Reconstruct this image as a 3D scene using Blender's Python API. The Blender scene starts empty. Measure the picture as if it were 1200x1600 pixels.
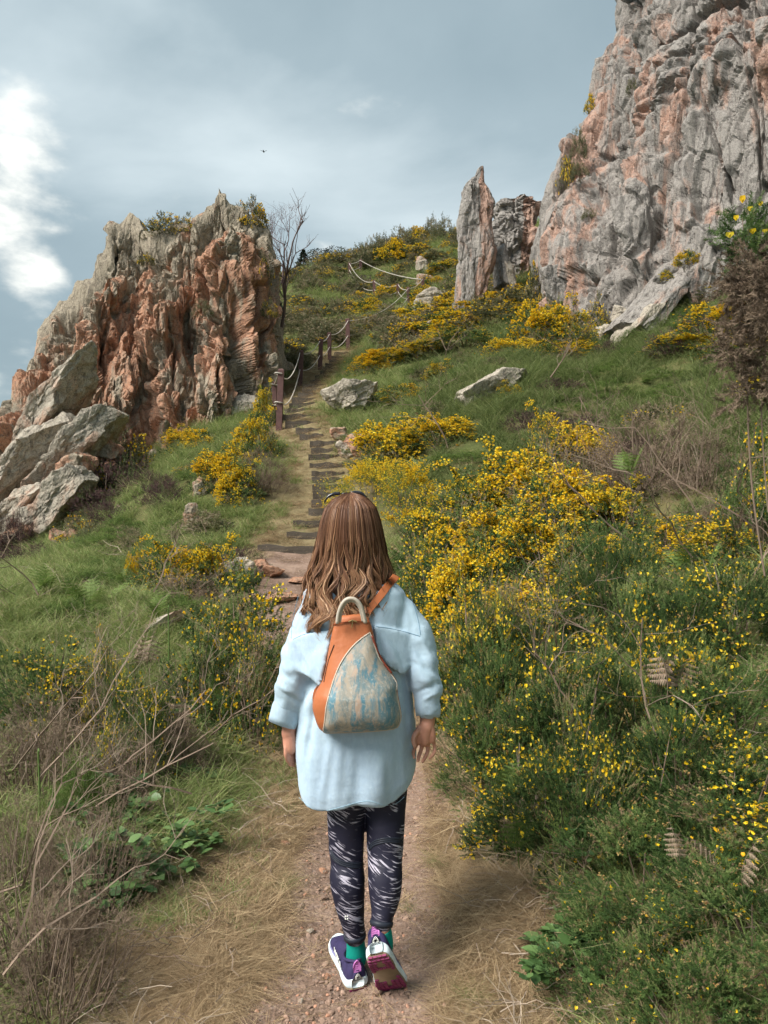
import bpy, bmesh, math, random
import numpy as np
from mathutils import Vector, Matrix
from mathutils.bvhtree import BVHTree

SC = bpy.context.scene
COL = SC.collection
rng = np.random.default_rng(7)
random.seed(7)
R = math.radians

# ------------------------------------------------------------------ camera
F = 1140.0                      # focal length in photograph pixels (1200 x 1600)
CAMZ = 1.6
cam_d = bpy.data.cameras.new('camera')
cam_d.sensor_fit = 'VERTICAL'
cam_d.sensor_height = 36.0
cam_d.lens = 36.0 * F / 1600.0
cam_d.clip_start = 0.05
cam_d.clip_end = 6000
cam = bpy.data.objects.new('camera', cam_d)
COL.objects.link(cam)
cam.location = (0, 0, CAMZ)
cam.rotation_euler = (R(90), 0, 0)
SC.camera = cam

def pt(u, v, Y):
    return np.array([(u - 600.0) / F * Y, Y, CAMZ + (800.0 - v) / F * Y])

# ------------------------------------------------------------------ sky and sun
SUN_EL, SUN_AZ = R(47), R(-122)          # azimuth from +Y, negative = to the left
world = bpy.data.worlds.new('World')
SC.world = world
world.use_nodes = True
wt = world.node_tree
wt.nodes.clear()
def wn(t, **k):
    n = wt.nodes.new(t)
    for a, b in k.items():
        setattr(n, a, b)
    return n
wl = wt.links.new
out = wn('ShaderNodeOutputWorld')
sky = wn('ShaderNodeTexSky', sky_type='NISHITA', sun_disc=False)
sky.sun_elevation = SUN_EL
sky.sun_rotation = SUN_AZ
sky.air_density = 1.2
sky.dust_density = 2.0
bg_sky = wn('ShaderNodeBackground'); bg_sky.inputs[1].default_value = 0.1
wl(sky.outputs[0], bg_sky.inputs[0])
tc = wn('ShaderNodeTexCoord')
nrm = wn('ShaderNodeVectorMath', operation='NORMALIZE'); wl(tc.outputs['Generated'], nrm.inputs[0])
mp = wn('ShaderNodeMapping'); mp.inputs['Scale'].default_value = (1.1, 1.1, 2.1); mp.inputs['Location'].default_value = (3.1, 0.4, 1.7)
wl(nrm.outputs[0], mp.inputs[0])
n1 = wn('ShaderNodeTexNoise'); n1.inputs['Scale'].default_value = 1.7; n1.inputs['Detail'].default_value = 7; n1.inputs['Roughness'].default_value = .5
n1.inputs['Distortion'].default_value = .35
wl(mp.outputs[0], n1.inputs['Vector'])
cr = wn('ShaderNodeValToRGB')
cr.color_ramp.elements[0].position = .30; cr.color_ramp.elements[0].color = (.20, .265, .295, 1)
cr.color_ramp.elements[1].position = .74; cr.color_ramp.elements[1].color = (.50, .57, .59, 1)
e = cr.color_ramp.elements.new(.52); e.color = (.27, .34, .37, 1)
wl(n1.outputs['Fac'], cr.inputs[0])
# sunlit cloud banks: two to the left in view, broken by noise
n2 = wn('ShaderNodeTexNoise'); n2.inputs['Scale'].default_value = 4.2; n2.inputs['Detail'].default_value = 8; n2.inputs['Roughness'].default_value = .55
wl(mp.outputs[0], n2.inputs['Vector'])
last = None
for (u, v, rad, gain) in ((-5, 195, .095, .60), (50, 445, .085, .60), (-420, 300, .4, .7)):
    d = Vector(((u - 600) / F, 1, (800 - v) / F)).normalized()
    ds = wn('ShaderNodeVectorMath', operation='DISTANCE'); wl(nrm.outputs[0], ds.inputs[0]); ds.inputs[1].default_value = d
    mr = wn('ShaderNodeMapRange', interpolation_type='SMOOTHSTEP'); wl(ds.outputs['Value'], mr.inputs[0])
    mr.inputs[1].default_value = rad; mr.inputs[2].default_value = 0; mr.inputs[3].default_value = 0; mr.inputs[4].default_value = gain
    if last is None:
        last = mr.outputs[0]
    else:
        ad = wn('ShaderNodeMath', operation='MAXIMUM'); wl(last, ad.inputs[0]); wl(mr.outputs[0], ad.inputs[1]); last = ad.outputs[0]
ad = wn('ShaderNodeMath', operation='MULTIPLY_ADD'); wl(n2.outputs['Fac'], ad.inputs[0]); ad.inputs[1].default_value = 2.6; ad.inputs[2].default_value = -1.42
ad2 = wn('ShaderNodeMath', operation='ADD'); wl(last, ad2.inputs[0]); wl(ad.outputs[0], ad2.inputs[1])
mr2 = wn('ShaderNodeMapRange', interpolation_type='SMOOTHSTEP'); wl(ad2.outputs[0], mr2.inputs[0]); mr2.inputs[1].default_value = .12; mr2.inputs[2].default_value = .75
mx = wn('ShaderNodeMixRGB'); wl(mr2.outputs[0], mx.inputs[0]); wl(cr.outputs[0], mx.inputs[1]); mx.inputs[2].default_value = (1.0, .97, .88, 1)
bg_cl = wn('ShaderNodeBackground'); bg_cl.inputs[1].default_value = 1.0
wl(mx.outputs[0], bg_cl.inputs[0])
ms = wn('ShaderNodeMixShader'); ms.inputs[0].default_value = .9
wl(bg_sky.outputs[0], ms.inputs[1]); wl(bg_cl.outputs[0], ms.inputs[2]); wl(ms.outputs[0], out.inputs[0])

sun_d = bpy.data.lights.new('sun', 'SUN')
sun_d.energy = 4.3
sun_d.angle = R(30)
sun_d.color = (1.0, .95, .87)
sun = bpy.data.objects.new('sun', sun_d)
COL.objects.link(sun)
sdir = Vector((math.sin(SUN_AZ) * math.cos(SUN_EL), math.cos(SUN_AZ) * math.cos(SUN_EL), math.sin(SUN_EL)))
sun.rotation_euler = sdir.to_track_quat('Z', 'Y').to_euler()
SC.view_settings.view_transform = 'Standard'
SC.view_settings.look = 'None'
SC.view_settings.exposure = 0.7
SC.view_settings.gamma = 1
SC.view_settings.use_curve_mapping = False
SC.cycles.max_bounces = 3
SC.cycles.diffuse_bounces = 2
SC.cycles.glossy_bounces = 1
SC.cycles.transmission_bounces = 2
SC.cycles.transparent_max_bounces = 2
SC.cycles.use_adaptive_sampling = True
SC.cycles.adaptive_threshold = .04
SC.cycles.caustics_reflective = False
SC.cycles.caustics_refractive = False

# ------------------------------------------------------------------ numpy helpers
def hashf(ix, iy, iz, seed):
    M_ = np.uint64(0xFFFFFFFF)
    h = (ix.astype(np.int64) * 73856093 ^ iy.astype(np.int64) * 19349663 ^ iz.astype(np.int64) * 83492791 ^ (seed * 1540483477 + 97)).astype(np.uint64) & M_
    h = ((h ^ (h >> np.uint64(16))) * np.uint64(0x7feb352d)) & M_
    h = ((h ^ (h >> np.uint64(15))) * np.uint64(0x846ca68b)) & M_
    h = h ^ (h >> np.uint64(16))
    return h.astype(np.float64) / 4294967295.0

def vnoise(P, seed=0):
    P = np.asarray(P, float)
    i = np.floor(P).astype(np.int64)
    f = P - i
    f = f * f * (3 - 2 * f)
    r = 0
    for dx in (0, 1):
        wx = f[:, 0] if dx else 1 - f[:, 0]
        for dy in (0, 1):
            wy = f[:, 1] if dy else 1 - f[:, 1]
            for dz in (0, 1):
                wz = f[:, 2] if dz else 1 - f[:, 2]
                r = r + wx * wy * wz * hashf(i[:, 0] + dx, i[:, 1] + dy, i[:, 2] + dz, seed)
    return r * 2 - 1

def fbm(P, seed=0, octv=4, rough=.5):
    P = np.asarray(P, float)
    a, s, t = 1.0, 0.0, 0.0
    for k in range(octv):
        s = s + a * vnoise(P * (2.03 ** k) + 17.3 * k, seed + k)
        t += a
        a *= rough
    return s / t

def fbm2(x, y, sc, seed=0, octv=4, rough=.5):
    x = np.asarray(x, float).ravel(); y = np.asarray(y, float).ravel()
    return fbm(np.stack([x / sc, y / sc, np.zeros_like(x)], 1), seed, octv, rough)

def facets(P, cell, seed, tilt=1.0):
    """broken rock: each cell of an uneven 3-D partition is its own tilted plane; returns height, distance to the joint, cell tone"""
    Q = P / np.asarray(cell, float)
    i = np.floor(Q).astype(np.int64)
    n = len(Q)
    F1 = np.full(n, 9e9); F2 = np.full(n, 9e9)
    b1 = np.zeros((n, 3), np.int64); c1 = np.zeros((n, 3)); b2 = b1.copy(); c2 = c1.copy()
    for dx in (-1, 0, 1):
        for dy in (-1, 0, 1):
            for dz in (-1, 0, 1):
                c = i + np.array([dx, dy, dz])
                fp = c + .12 + .76 * np.stack([hashf(c[:, 0], c[:, 1], c[:, 2], seed + q) for q in (1, 2, 3)], 1)
                d = ((Q - fp) ** 2).sum(1)
                m = d < F1
                m2 = ~m & (d < F2)
                F2 = np.where(m, F1, np.where(m2, d, F2))
                b2[m] = b1[m]; c2[m] = c1[m]; b2[m2] = c[m2]; c2[m2] = fp[m2]
                F1 = np.where(m, d, F1)
                b1[m] = c[m]; c1[m] = fp[m]
    def plane(b, ce):
        h = lambda q: hashf(b[:, 0], b[:, 1], b[:, 2], seed + q)
        g = np.stack([h(11) - .5, h(12) - .5, (h(13) - .5) * .5], 1) * 2
        return (h(14) * 2 - 1) + tilt * ((Q - ce) * g).sum(1), h(15)
    h1, t1 = plane(b1, c1); h2, _ = plane(b2, c2)
    e = np.sqrt(F2) - np.sqrt(F1)
    w = np.clip(e / .20, 0, 1); w = .5 + .5 * w
    return w * h1 + (1 - w) * h2, e, t1

def blur2(S, w, it=2):
    for _ in range(it):
        for ax in (0, 1):
            c = np.cumsum(np.concatenate([np.repeat(np.take(S, [0], ax), w + 1, ax), S, np.repeat(np.take(S, [-1], ax), w, ax)], ax), axis=ax)
            k = S.shape[ax]
            S = (np.take(c, range(2 * w + 1, 2 * w + 1 + k), ax) - np.take(c, range(0, k), ax)) / (2 * w + 1) if c.shape[ax] > 2 * w + k else (np.take(c, range(2 * w, 2 * w + k), ax) - np.take(c, range(0, k), ax)) / (2 * w)
    return S

def fractured(P, amps, cells, seed, warp=.12):
    W = P + warp * np.stack([fbm(P * .5, seed + 50, 2), fbm(P * .5 + 9, seed + 51, 2), fbm(P * .5 + 21, seed + 52, 2)], 1)
    d = np.zeros(len(P)); tone = np.zeros(len(P)); wsum = 0
    for k, (a, c) in enumerate(zip(amps, cells)):
        h, e, t = facets(W, c, seed + 31 * k)
        d += a * (h - .55 * np.clip(1 - e / .13, 0, 1))
        tone += t * (1.0 / (k + 1)); wsum += 1.0 / (k + 1)
    return d, tone / wsum

def mesh_np(name, V, faces_list, tint=None, smooth=False, uv=None, tint2=None):
    """faces_list: list of (m, k) index arrays"""
    V = np.asarray(V, np.float32)
    me = bpy.data.meshes.new(name)
    me.vertices.add(len(V)); me.vertices.foreach_set('co', V.ravel())
    fl = [np.asarray(f, np.int32) for f in faces_list if len(f)]
    loops = np.concatenate([f.ravel() for f in fl])
    tot = np.concatenate([np.full(len(f), f.shape[1], np.int32) for f in fl])
    start = np.concatenate([[0], np.cumsum(tot)[:-1]]).astype(np.int32)
    me.loops.add(len(loops)); me.loops.foreach_set('vertex_index', loops)
    me.polygons.add(len(tot)); me.polygons.foreach_set('loop_start', start)
    try:
        me.polygons.foreach_set('loop_total', tot)
    except Exception:
        pass
    me.polygons.foreach_set('use_smooth', np.full(len(tot), smooth, bool))
    if tint is not None:
        a = me.attributes.new('tint', 'FLOAT', 'POINT'); a.data.foreach_set('value', np.asarray(tint, np.float32).ravel())
    if tint2 is not None:
        a = me.attributes.new('tint2', 'FLOAT', 'POINT'); a.data.foreach_set('value', np.asarray(tint2, np.float32).ravel())
    me.update(calc_edges=True)
    return me

class Geo:
    def __init__(s): s.V, s.F, s.T, s.n = [], [], [], 0
    def add(s, V, faces, tint=0.5):
        V = np.asarray(V, float).reshape(-1, 3)
        for f in (faces if isinstance(faces, list) else [faces]):
            f = np.asarray(f)
            if len(f): s.F.append(f + s.n)
        s.V.append(V); s.T.append(np.broadcast_to(np.asarray(tint, float), (len(V),)).copy()); s.n += len(V)
        return s
    def stamp(s, TV, TF, M, T, tint):
        """template verts, template faces, k rotation*scale matrices, k translations, k tints"""
        k = len(T); n = len(TV)
        V = np.einsum('kij,nj->kni', M, TV) + T[:, None, :]
        Fc = [np.asarray(f)[None] + (np.arange(k) * n)[:, None, None] for f in TF]
        s.add(V.reshape(-1, 3), [f.reshape(-1, f.shape[-1]) for f in Fc], np.repeat(tint, n))
    def mesh(s, name, smooth=False):
        by = {}
        for f in s.F: by.setdefault(f.shape[1], []).append(f)
        return mesh_np(name, np.concatenate(s.V), [np.concatenate(v) for v in by.values()], np.concatenate(s.T), smooth)

def tube(pts, rad, sides=4, cap=True):
    P = np.asarray(pts, float); n = len(P)
    rad = np.broadcast_to(np.asarray(rad, float), (n,))
    T = np.gradient(P, axis=0); T /= np.linalg.norm(T, axis=1)[:, None] + 1e-9
    ref = np.array([0, 0, 1.0]) if abs(T[:, 2]).mean() < .8 else np.array([1.0, 0, 0])
    A = np.cross(T, ref); A /= np.linalg.norm(A, axis=1)[:, None] + 1e-9
    B = np.cross(T, A)
    a = np.arange(sides) / sides * 2 * np.pi
    V = P[:, None] + rad[:, None, None] * (np.cos(a)[None, :, None] * A[:, None] + np.sin(a)[None, :, None] * B[:, None])
    V = V.reshape(-1, 3)
    i, j = np.meshgrid(np.arange(n - 1), np.arange(sides), indexing='ij')
    q = np.stack([i * sides + j, i * sides + (j + 1) % sides, (i + 1) * sides + (j + 1) % sides, (i + 1) * sides + j], -1).reshape(-1, 4)
    fs = [q]
    if cap:
        fs.append(np.arange(sides)[None, ::-1].copy()); fs.append(((n - 1) * sides + np.arange(sides))[None])
    return V, fs

def smoothline(pts, n):
    """Catmull-Rom through pts"""
    P = np.asarray(pts, float)
    P = np.vstack([2 * P[0] - P[1], P, 2 * P[-1] - P[-2]])
    m = len(P) - 3
    t = np.linspace(0, m - 1e-6, n); k = t.astype(int); f = (t - k)[:, None]
    a, b, c, d = P[k], P[k + 1], P[k + 2], P[k + 3]
    return .5 * (2 * b + (c - a) * f + (2 * a - 5 * b + 4 * c - d) * f ** 2 + (-a + 3 * b - 3 * c + d) * f ** 3)

def gridfaces(nu, nv, closed_v=False):
    i, j = np.meshgrid(np.arange(nu - 1), np.arange(nv if closed_v else nv - 1), indexing='ij')
    j2 = (j + 1) % nv
    return np.stack([i * nv + j, (i + 1) * nv + j, (i + 1) * nv + j2, i * nv + j2], -1).reshape(-1, 4)

def rotmats(Z, spin):
    """matrices whose z axis is Z (k,3), spun about it"""
    Z = Z / (np.linalg.norm(Z, axis=1)[:, None] + 1e-9)
    ref = np.where(np.abs(Z[:, 2:3]) < .9, np.array([[0, 0, 1.0]]), np.array([[1.0, 0, 0]]))
    X = np.cross(ref, Z); X /= np.linalg.norm(X, axis=1)[:, None]
    Y = np.cross(Z, X)
    c, s = np.cos(spin)[:, None], np.sin(spin)[:, None]
    return np.stack([X * c + Y * s, -X * s + Y * c, Z], 2)

# ------------------------------------------------------------------ objects
def obj(name, me, mat=None, parent=None, label=None, cat=None, group=None, kind=None, loc=None):
    o = bpy.data.objects.new(name, me)
    COL.objects.link(o)
    if mat is not None and me is not None:
        me.materials.clear()
        for m_ in (mat if isinstance(mat, (list, tuple)) else [mat]): me.materials.append(m_)
    if parent is not None: o.parent = parent
    if loc is not None: o.location = loc
    if label: o['label'] = label
    if cat: o['category'] = cat
    if group: o['group'] = group
    if kind: o['kind'] = kind
    return o

def empty(name, loc, label, cat, group=None):
    return obj(name, None, label=label, cat=cat, group=group, loc=tuple(loc))

def dup(root, loc, rotz, scl, label, group):
    r = root.copy(); COL.objects.link(r)
    r.location = loc; r.rotation_euler = (0, 0, rotz); r.scale = scl
    r['label'] = label
    if group: r['group'] = group
    for ch in list(root.children):
        c = ch.copy(); COL.objects.link(c); c.parent = r
        for g in ch.children:
            d = g.copy(); COL.objects.link(d); d.parent = c
    return r

# ------------------------------------------------------------------ materials
class MT:
    def __init__(s, name):
        s.m = bpy.data.materials.new(name); s.m.use_nodes = True
        s.t = s.m.node_tree; s.N = s.t.nodes; s.N.clear()
        s.out = s.N.new('ShaderNodeOutputMaterial')
    def n(s, t, **k):
        n = s.N.new(t)
        for a, b in k.items(): setattr(n, a, b)
        return n
    def l(s, a, b): s.t.links.new(a, b)
    def coord(s, scale=(1, 1, 1), rot=(0, 0, 0), src='Object'):
        c = s.n('ShaderNodeTexCoord'); m = s.n('ShaderNodeMapping'); s.l(c.outputs[src], m.inputs[0])
        m.inputs['Scale'].default_value = scale; m.inputs['Rotation'].default_value = rot
        return m.outputs[0]
    def noise(s, vec, scale, detail=4, rough=.55, dist=0):
        n = s.n('ShaderNodeTexNoise'); s.l(vec, n.inputs['Vector'])
        n.inputs['Scale'].default_value = scale; n.inputs['Detail'].default_value = detail
        n.inputs['Roughness'].default_value = rough; n.inputs['Distortion'].default_value = dist
        return n.outputs['Fac']
    def vor(s, vec, scale, feature='F1'):
        n = s.n('ShaderNodeTexVoronoi', feature=feature); s.l(vec, n.inputs['Vector']); n.inputs['Scale'].default_value = scale
        return n.outputs['Distance']
    def ramp(s, fac, stops):
        n = s.n('ShaderNodeValToRGB'); s.l(fac, n.inputs[0]); e = n.color_ramp.elements
        while len(e) > 1: e.remove(e[0])
        e[0].position = stops[0][0]; e[0].color = (*stops[0][1], 1) if len(stops[0][1]) == 3 else stops[0][1]
        for p, c in stops[1:]:
            q = e.new(p); q.color = (*c, 1)
        return n.outputs[0]
    def rampf(s, fac, a, b, lo=0.0, hi=1.0):
        n = s.n('ShaderNodeMapRange', interpolation_type='SMOOTHSTEP'); s.l(fac, n.inputs[0])
        n.inputs[1].default_value = a; n.inputs[2].default_value = b; n.inputs[3].default_value = lo; n.inputs[4].default_value = hi
        return n.outputs[0]
    def mix(s, fac, a, b, mode='MIX'):
        n = s.n('ShaderNodeMixRGB', blend_type=mode)
        for k, v in enumerate((fac, a, b)):
            if hasattr(v, 'links'): s.l(v, n.inputs[k])
            elif k == 0: n.inputs[0].default_value = v
            else: n.inputs[k].default_value = (*v, 1) if len(v) == 3 else v
        return n.outputs[0]
    def math(s, op, a, b=None):
        n = s.n('ShaderNodeMath', operation=op)
        for k, v in enumerate((a, b)):
            if v is None: continue
            if hasattr(v, 'links'): s.l(v, n.inputs[k])
            else: n.inputs[k].default_value = v
        return n.outputs[0]
    def attr(s, name):
        n = s.n('ShaderNodeAttribute'); n.attribute_name = name; return n.outputs['Fac']
    def orand(s): return s.n('ShaderNodeObjectInfo').outputs['Random']
    def bump(s, h, strength=.5, dist=.02, normal=None):
        n = s.n('ShaderNodeBump'); s.l(h, n.inputs['Height']); n.inputs['Strength'].default_value = strength; n.inputs['Distance'].default_value = dist
        if normal is not None: s.l(normal, n.inputs['Normal'])
        return n.outputs[0]
    def bsdf(s, color, rough=.8, normal=None, spec=.3, metal=0.0, sheen=0.0):
        n = s.n('ShaderNodeBsdfPrincipled')
        for k, v in (('Base Color', color), ('Roughness', rough)):
            if hasattr(v, 'links'): s.l(v, n.inputs[k])
            elif k == 'Base Color': n.inputs[k].default_value = (*v, 1)
            else: n.inputs[k].default_value = v
        n.inputs['Specular IOR Level'].default_value = spec; n.inputs['Metallic'].default_value = metal
        n.inputs['Sheen Weight'].default_value = sheen
        if normal is not None: s.l(normal, n.inputs['Normal'])
        s.l(n.outputs[0], s.out.inputs[0])
        return n
    def leafy(s, color, trans=.3, rough=.6, spec=.25):
        n = s.bsdf(color, rough, spec=spec)
        t = s.n('ShaderNodeBsdfTranslucent')
        if hasattr(color, 'links'): s.l(color, t.inputs[0])
        else: t.inputs[0].default_value = (*color, 1)
        m = s.n('ShaderNodeMixShader'); m.inputs[0].default_value = trans
        s.l(n.outputs[0], m.inputs[1]); s.l(t.outputs[0], m.inputs[2]); s.l(m.outputs[0], s.out.inputs[0])
        return s.m

def plain(name, col, rough=.7, spec=.3, metal=0, bumps=None, var=.15, vscale=30, sheen=0):
    m = MT(name); c = m.coord()
    nz = m.noise(c, vscale, 4)
    dark = tuple(x * (1 - var) for x in col); lite = tuple(min(1, x * (1 + var)) for x in col)
    color = m.mix(nz, dark, lite)
    nr = m.bump(m.noise(c, bumps[0], 3), bumps[1], .004) if bumps else None
    m.bsdf(color, rough, nr, spec, metal, sheen)
    return m.m

def tinted(name, stops, trans=.3, rough=.6, jitter=.25, spec=.25):
    """colour along the tint attribute, shifted a little per object"""
    m = MT(name)
    f = m.math('ADD', m.attr('tint'), m.math('MULTIPLY', m.math('SUBTRACT', m.orand(), .5), jitter))
    return m.leafy(m.ramp(f, stops), trans, rough, spec)

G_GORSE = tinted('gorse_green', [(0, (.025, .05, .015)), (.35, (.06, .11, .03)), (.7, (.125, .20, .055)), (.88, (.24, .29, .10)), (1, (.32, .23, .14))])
G_FLOWER = tinted('gorse_yellow', [(0, (.70, .38, .015)), (.5, (.84, .58, .02)), (1, (.9, .72, .07))], .25, .5)
G_BUD = tinted('gorse_bud', [(0, (.34, .2, .08)), (1, (.55, .4, .16))], .2)
G_TWIG = tinted('grey_twig', [(0, (.11, .075, .055)), (.5, (.22, .16, .12)), (1, (.40, .33, .26))], 0, .85)
G_DEAD = tinted('dead_gorse', [(0, (.09, .065, .045)), (.5, (.22, .16, .115)), (1, (.40, .31, .22))], .1, .9)
G_HEATH = tinted('dark_heather', [(0, (.04, .025, .025)), (.5, (.09, .05, .05)), (.85, (.15, .085, .08)), (1, (.10, .13, .05))], .1, .9)
G_GRASS = tinted('green_grass', [(0, (.085, .12, .035)), (.45, (.185, .25, .075)), (.75, (.31, .36, .13)), (.9, (.42, .36, .20)), (1, (.50, .40, .24))], .35)
G_STRAW = tinted('dry_straw', [(0, (.17, .11, .06)), (.5, (.38, .27, .155)), (1, (.62, .48, .30))], .25, .8)
G_FERN = tinted('fern_green', [(0, (.06, .10, .02)), (.5, (.13, .20, .045)), (1, (.22, .29, .08))], .3)
G_LEAF = tinted('bramble_green', [(0, (.04, .085, .03)), (.5, (.09, .17, .05)), (1, (.17, .27, .09))], .25, .45, spec=.5)
G_BROOM = tinted('broom_green', [(0, (.06, .10, .02)), (.6, (.16, .21, .04)), (1, (.3, .34, .06))], .3)
G_FARSCRUB = tinted('far_scrub', [(0, (.05, .06, .028)), (.5, (.115, .12, .055)), (.85, (.19, .175, .085)), (1, (.27, .21, .14))], .2)

# ================================================================== TERRAIN
CTRL = [  # (u, v, depth) read off the ground line of the photograph
 (530,1580,2.28),(600,1522,2.5),(600,1320,3.45),(590,1180,4.7),(540,1040,6.0),(450,930,7.3),(450,862,9.0),
 (500,775,11.0),(510,715,12.6),(475,655,15),(500,590,20),(540,550,25),(600,500,31),(560,465,39),(565,440,41),(550,412,45),
 # left of the path
 (300,1500,2.6),(100,1590,2.35),(350,1270,3.7),(100,1250,3.8),(0,1080,5.0),(250,1080,5.2),(380,980,6.6),(200,960,7.0),(0,930,7.8),
 (250,900,8.2),(350,860,9.2),(380,760,11),(300,790,10.8),(200,830,11),(80,880,10.5),(0,900,10.2),(420,690,14),(330,690,15),(250,720,15),
 (150,790,14),(40,860,14),(430,600,20.5),(440,520,27),(445,450,38),(480,418,46),(520,412,48),
 # right
 (640,460,35),(650,377,47),(710,372,46),(620,560,20),(660,500,24),(720,480,24),(790,465,22),(850,490,19.5),(930,520,17.5),(1000,530,15.5),
 (1100,480,14.5),(1250,400,13),(560,660,14),(600,640,14.5),(560,740,12),(640,640,13.5),(720,600,13),(800,620,12),(900,590,12),(1000,600,11),(1100,580,10.5),(1220,570,9.5),
 (700,720,10),(850,730,9),(1000,740,8),(1200,720,7),
 (600,860,9),(640,960,6.8),(700,1000,5.8),(690,1120,4.6),(720,1260,3.6),(800,1420,2.8),(900,1590,2.3),
 (800,1000,5.2),(900,980,4.8),(1000,960,4.6),(1200,950,4.2),(1000,1200,3.4),(1200,1150,3.2),(1100,1450,2.4),(1250,1350,2.5)]
CP = np.array([pt(*c) for c in CTRL])
EXTRA = np.array([  # ground the frame does not show, carried on from what it does
 (0,0,-.15),(2.5,0,.2),(-2.5,0,-.2),(0,-6,-.9),(6,-4,1.5),(-6,-4,-1.6),(5.5,3,2.2),(7,6,3.2),(9,9,4.6),(-5,3,-.3),(-7,7,-.2),(-12,8,-2.5),
 (-10,14,-1),(-16,16,-5),(-16,28,-4),(-8,26,3.5),(-9,38,7),(-20,45,0),(14,14,9),(18,20,12),(24,12,14),(16,30,15),(20,45,22),(0,60,19),(12,62,22),(-14,62,9),
 (30,0,10),(-30,0,-12),(-32,30,-14),(34,40,27),(-30,60,-4),(34,64,30),(0,-20,-4)])
CP = np.vstack([CP, EXTRA])
def _k(r): return np.where(r > 1e-9, r * r * np.log(r + 1e-9), 0)
def _warp(x, y):
    """thin-plate fit works in a space where depth is logarithmic, so near and far are equally well resolved"""
    q = np.maximum(y + 10, 2.0)
    return x / (q ** .75) * 6, np.log(q) * 9
_cx, _cy = _warp(CP[:, 0], CP[:, 1])
_D = np.hypot(_cx[:, None] - _cx, _cy[:, None] - _cy)
n_ = len(CP)
_A = np.zeros((n_ + 3, n_ + 3)); _A[:n_, :n_] = _k(_D) + np.eye(n_) * .35
_A[:n_, n_] = 1; _A[:n_, n_ + 1] = _cx; _A[:n_, n_ + 2] = _cy; _A[n_:, :n_] = _A[:n_, n_:].T
_W = np.linalg.solve(_A, np.concatenate([CP[:, 2], [0, 0, 0]]))

PATH = smoothline([(-.02, -4), (-.05, 0), (-.12, 2.3), (-.14, 3.0), (-.1, 4.2), (-.35, 5.6), (-.85, 6.8), (-1.0, 7.7), (-1.0, 9.0)], 120)
def stair_line():
    # (u, v, Y, width m, count)
    return smoothline([(-1.02, 9.0), (-.98, 10.0), (-.95, 11.2), (-1.02, 12.6), (-1.45, 13.6), (-1.85, 14.7), (-2.0, 16.0), (-2.0, 18), (-1.95, 20), (-1.75, 22.3), (-1.4, 24.5)], 200)
STL = stair_line()

def dist_line(x, y, L):
    d = np.full(len(x), 9e9)
    for a, b in zip(L[:-1], L[1:]):
        ab = b - a; t = np.clip(((x - a[0]) * ab[0] + (y - a[1]) * ab[1]) / (ab @ ab + 1e-9), 0, 1)
        d = np.minimum(d, np.hypot(x - a[0] - t * ab[0], y - a[1] - t * ab[1]))
    return d
P8, S8 = PATH[::4], STL[::5]

def ground(x, y, detail=True):
    x = np.atleast_1d(np.asarray(x, float)).ravel(); y = np.atleast_1d(np.asarray(y, float)).ravel()
    wx, wy = _warp(x, y)
    z = np.full(len(x), _W[n_]) + _W[n_ + 1] * wx + _W[n_ + 2] * wy
    for i in range(n_):
        z = z + _W[i] * _k(np.hypot(wx - _cx[i], wy - _cy[i]))
    far = np.clip((np.hypot(x, y - 25) - 48) / 60, 0, 1)
    z = z * (1 - far) + np.minimum(z, -30.5) * far
    if detail:
        dp = np.minimum(dist_line(x, y, P8), dist_line(x, y, S8))
        amp = np.clip((dp - .25) / 1.2, 0, 1)
        z = z + amp * (.16 * fbm2(x, y, 1.3, 3, 3) * np.clip(y / 10 + .6, .5, 2) + .05 * fbm2(x, y, .35, 5, 2))
        z = z - .03 * np.clip(1 - dp / .45, 0, 1) + .012 * fbm2(x, y, .09, 8, 2) + .02 * fbm2(x, y, .4, 9, 2)
    return z
def gz(x, y): return float(ground([x], [y])[0])
def gpt(u, Y):
    x = (u - 600) / F * Y
    return np.array([x, Y, gz(x, Y)])

# one sheet, split into the dirt path and the hillside along grid edges
ys = np.concatenate([np.linspace(-14, 1.5, 40)[:-1], 1.5 + 44 * (np.linspace(0, 1, 330) ** 1.9), np.linspace(46, 110, 26)[0:], [140, 200]])
xs_ = np.linspace(-1, 1, 300); xs = np.sign(xs_) * (np.abs(xs_) ** 2.1) * 60 + xs_ * 3
X, Y = np.meshgrid(xs, ys)
Z = ground(X.ravel(), Y.ravel())
V = np.stack([X.ravel(), Y.ravel(), Z], 1)
Q = gridfaces(len(ys), len(xs))[:, ::-1]
c = V[Q].mean(1)
dpf = dist_line(c[:, 0], c[:, 1], P8)
wig = .36 + .10 * fbm2(c[:, 0], c[:, 1], .5, 21, 3) + .08 * np.clip((c[:, 1] - 5.5) / 2, 0, 1)
onp = dpf < wig
def sub(Vall, Qs):
    u, inv = np.unique(Qs.ravel(), return_inverse=True)
    return Vall[u], inv.reshape(-1, 4), u
DZ = np.minimum(dist_line(X.ravel(), Y.ravel(), P8), dist_line(X.ravel(), Y.ravel(), S8))

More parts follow.
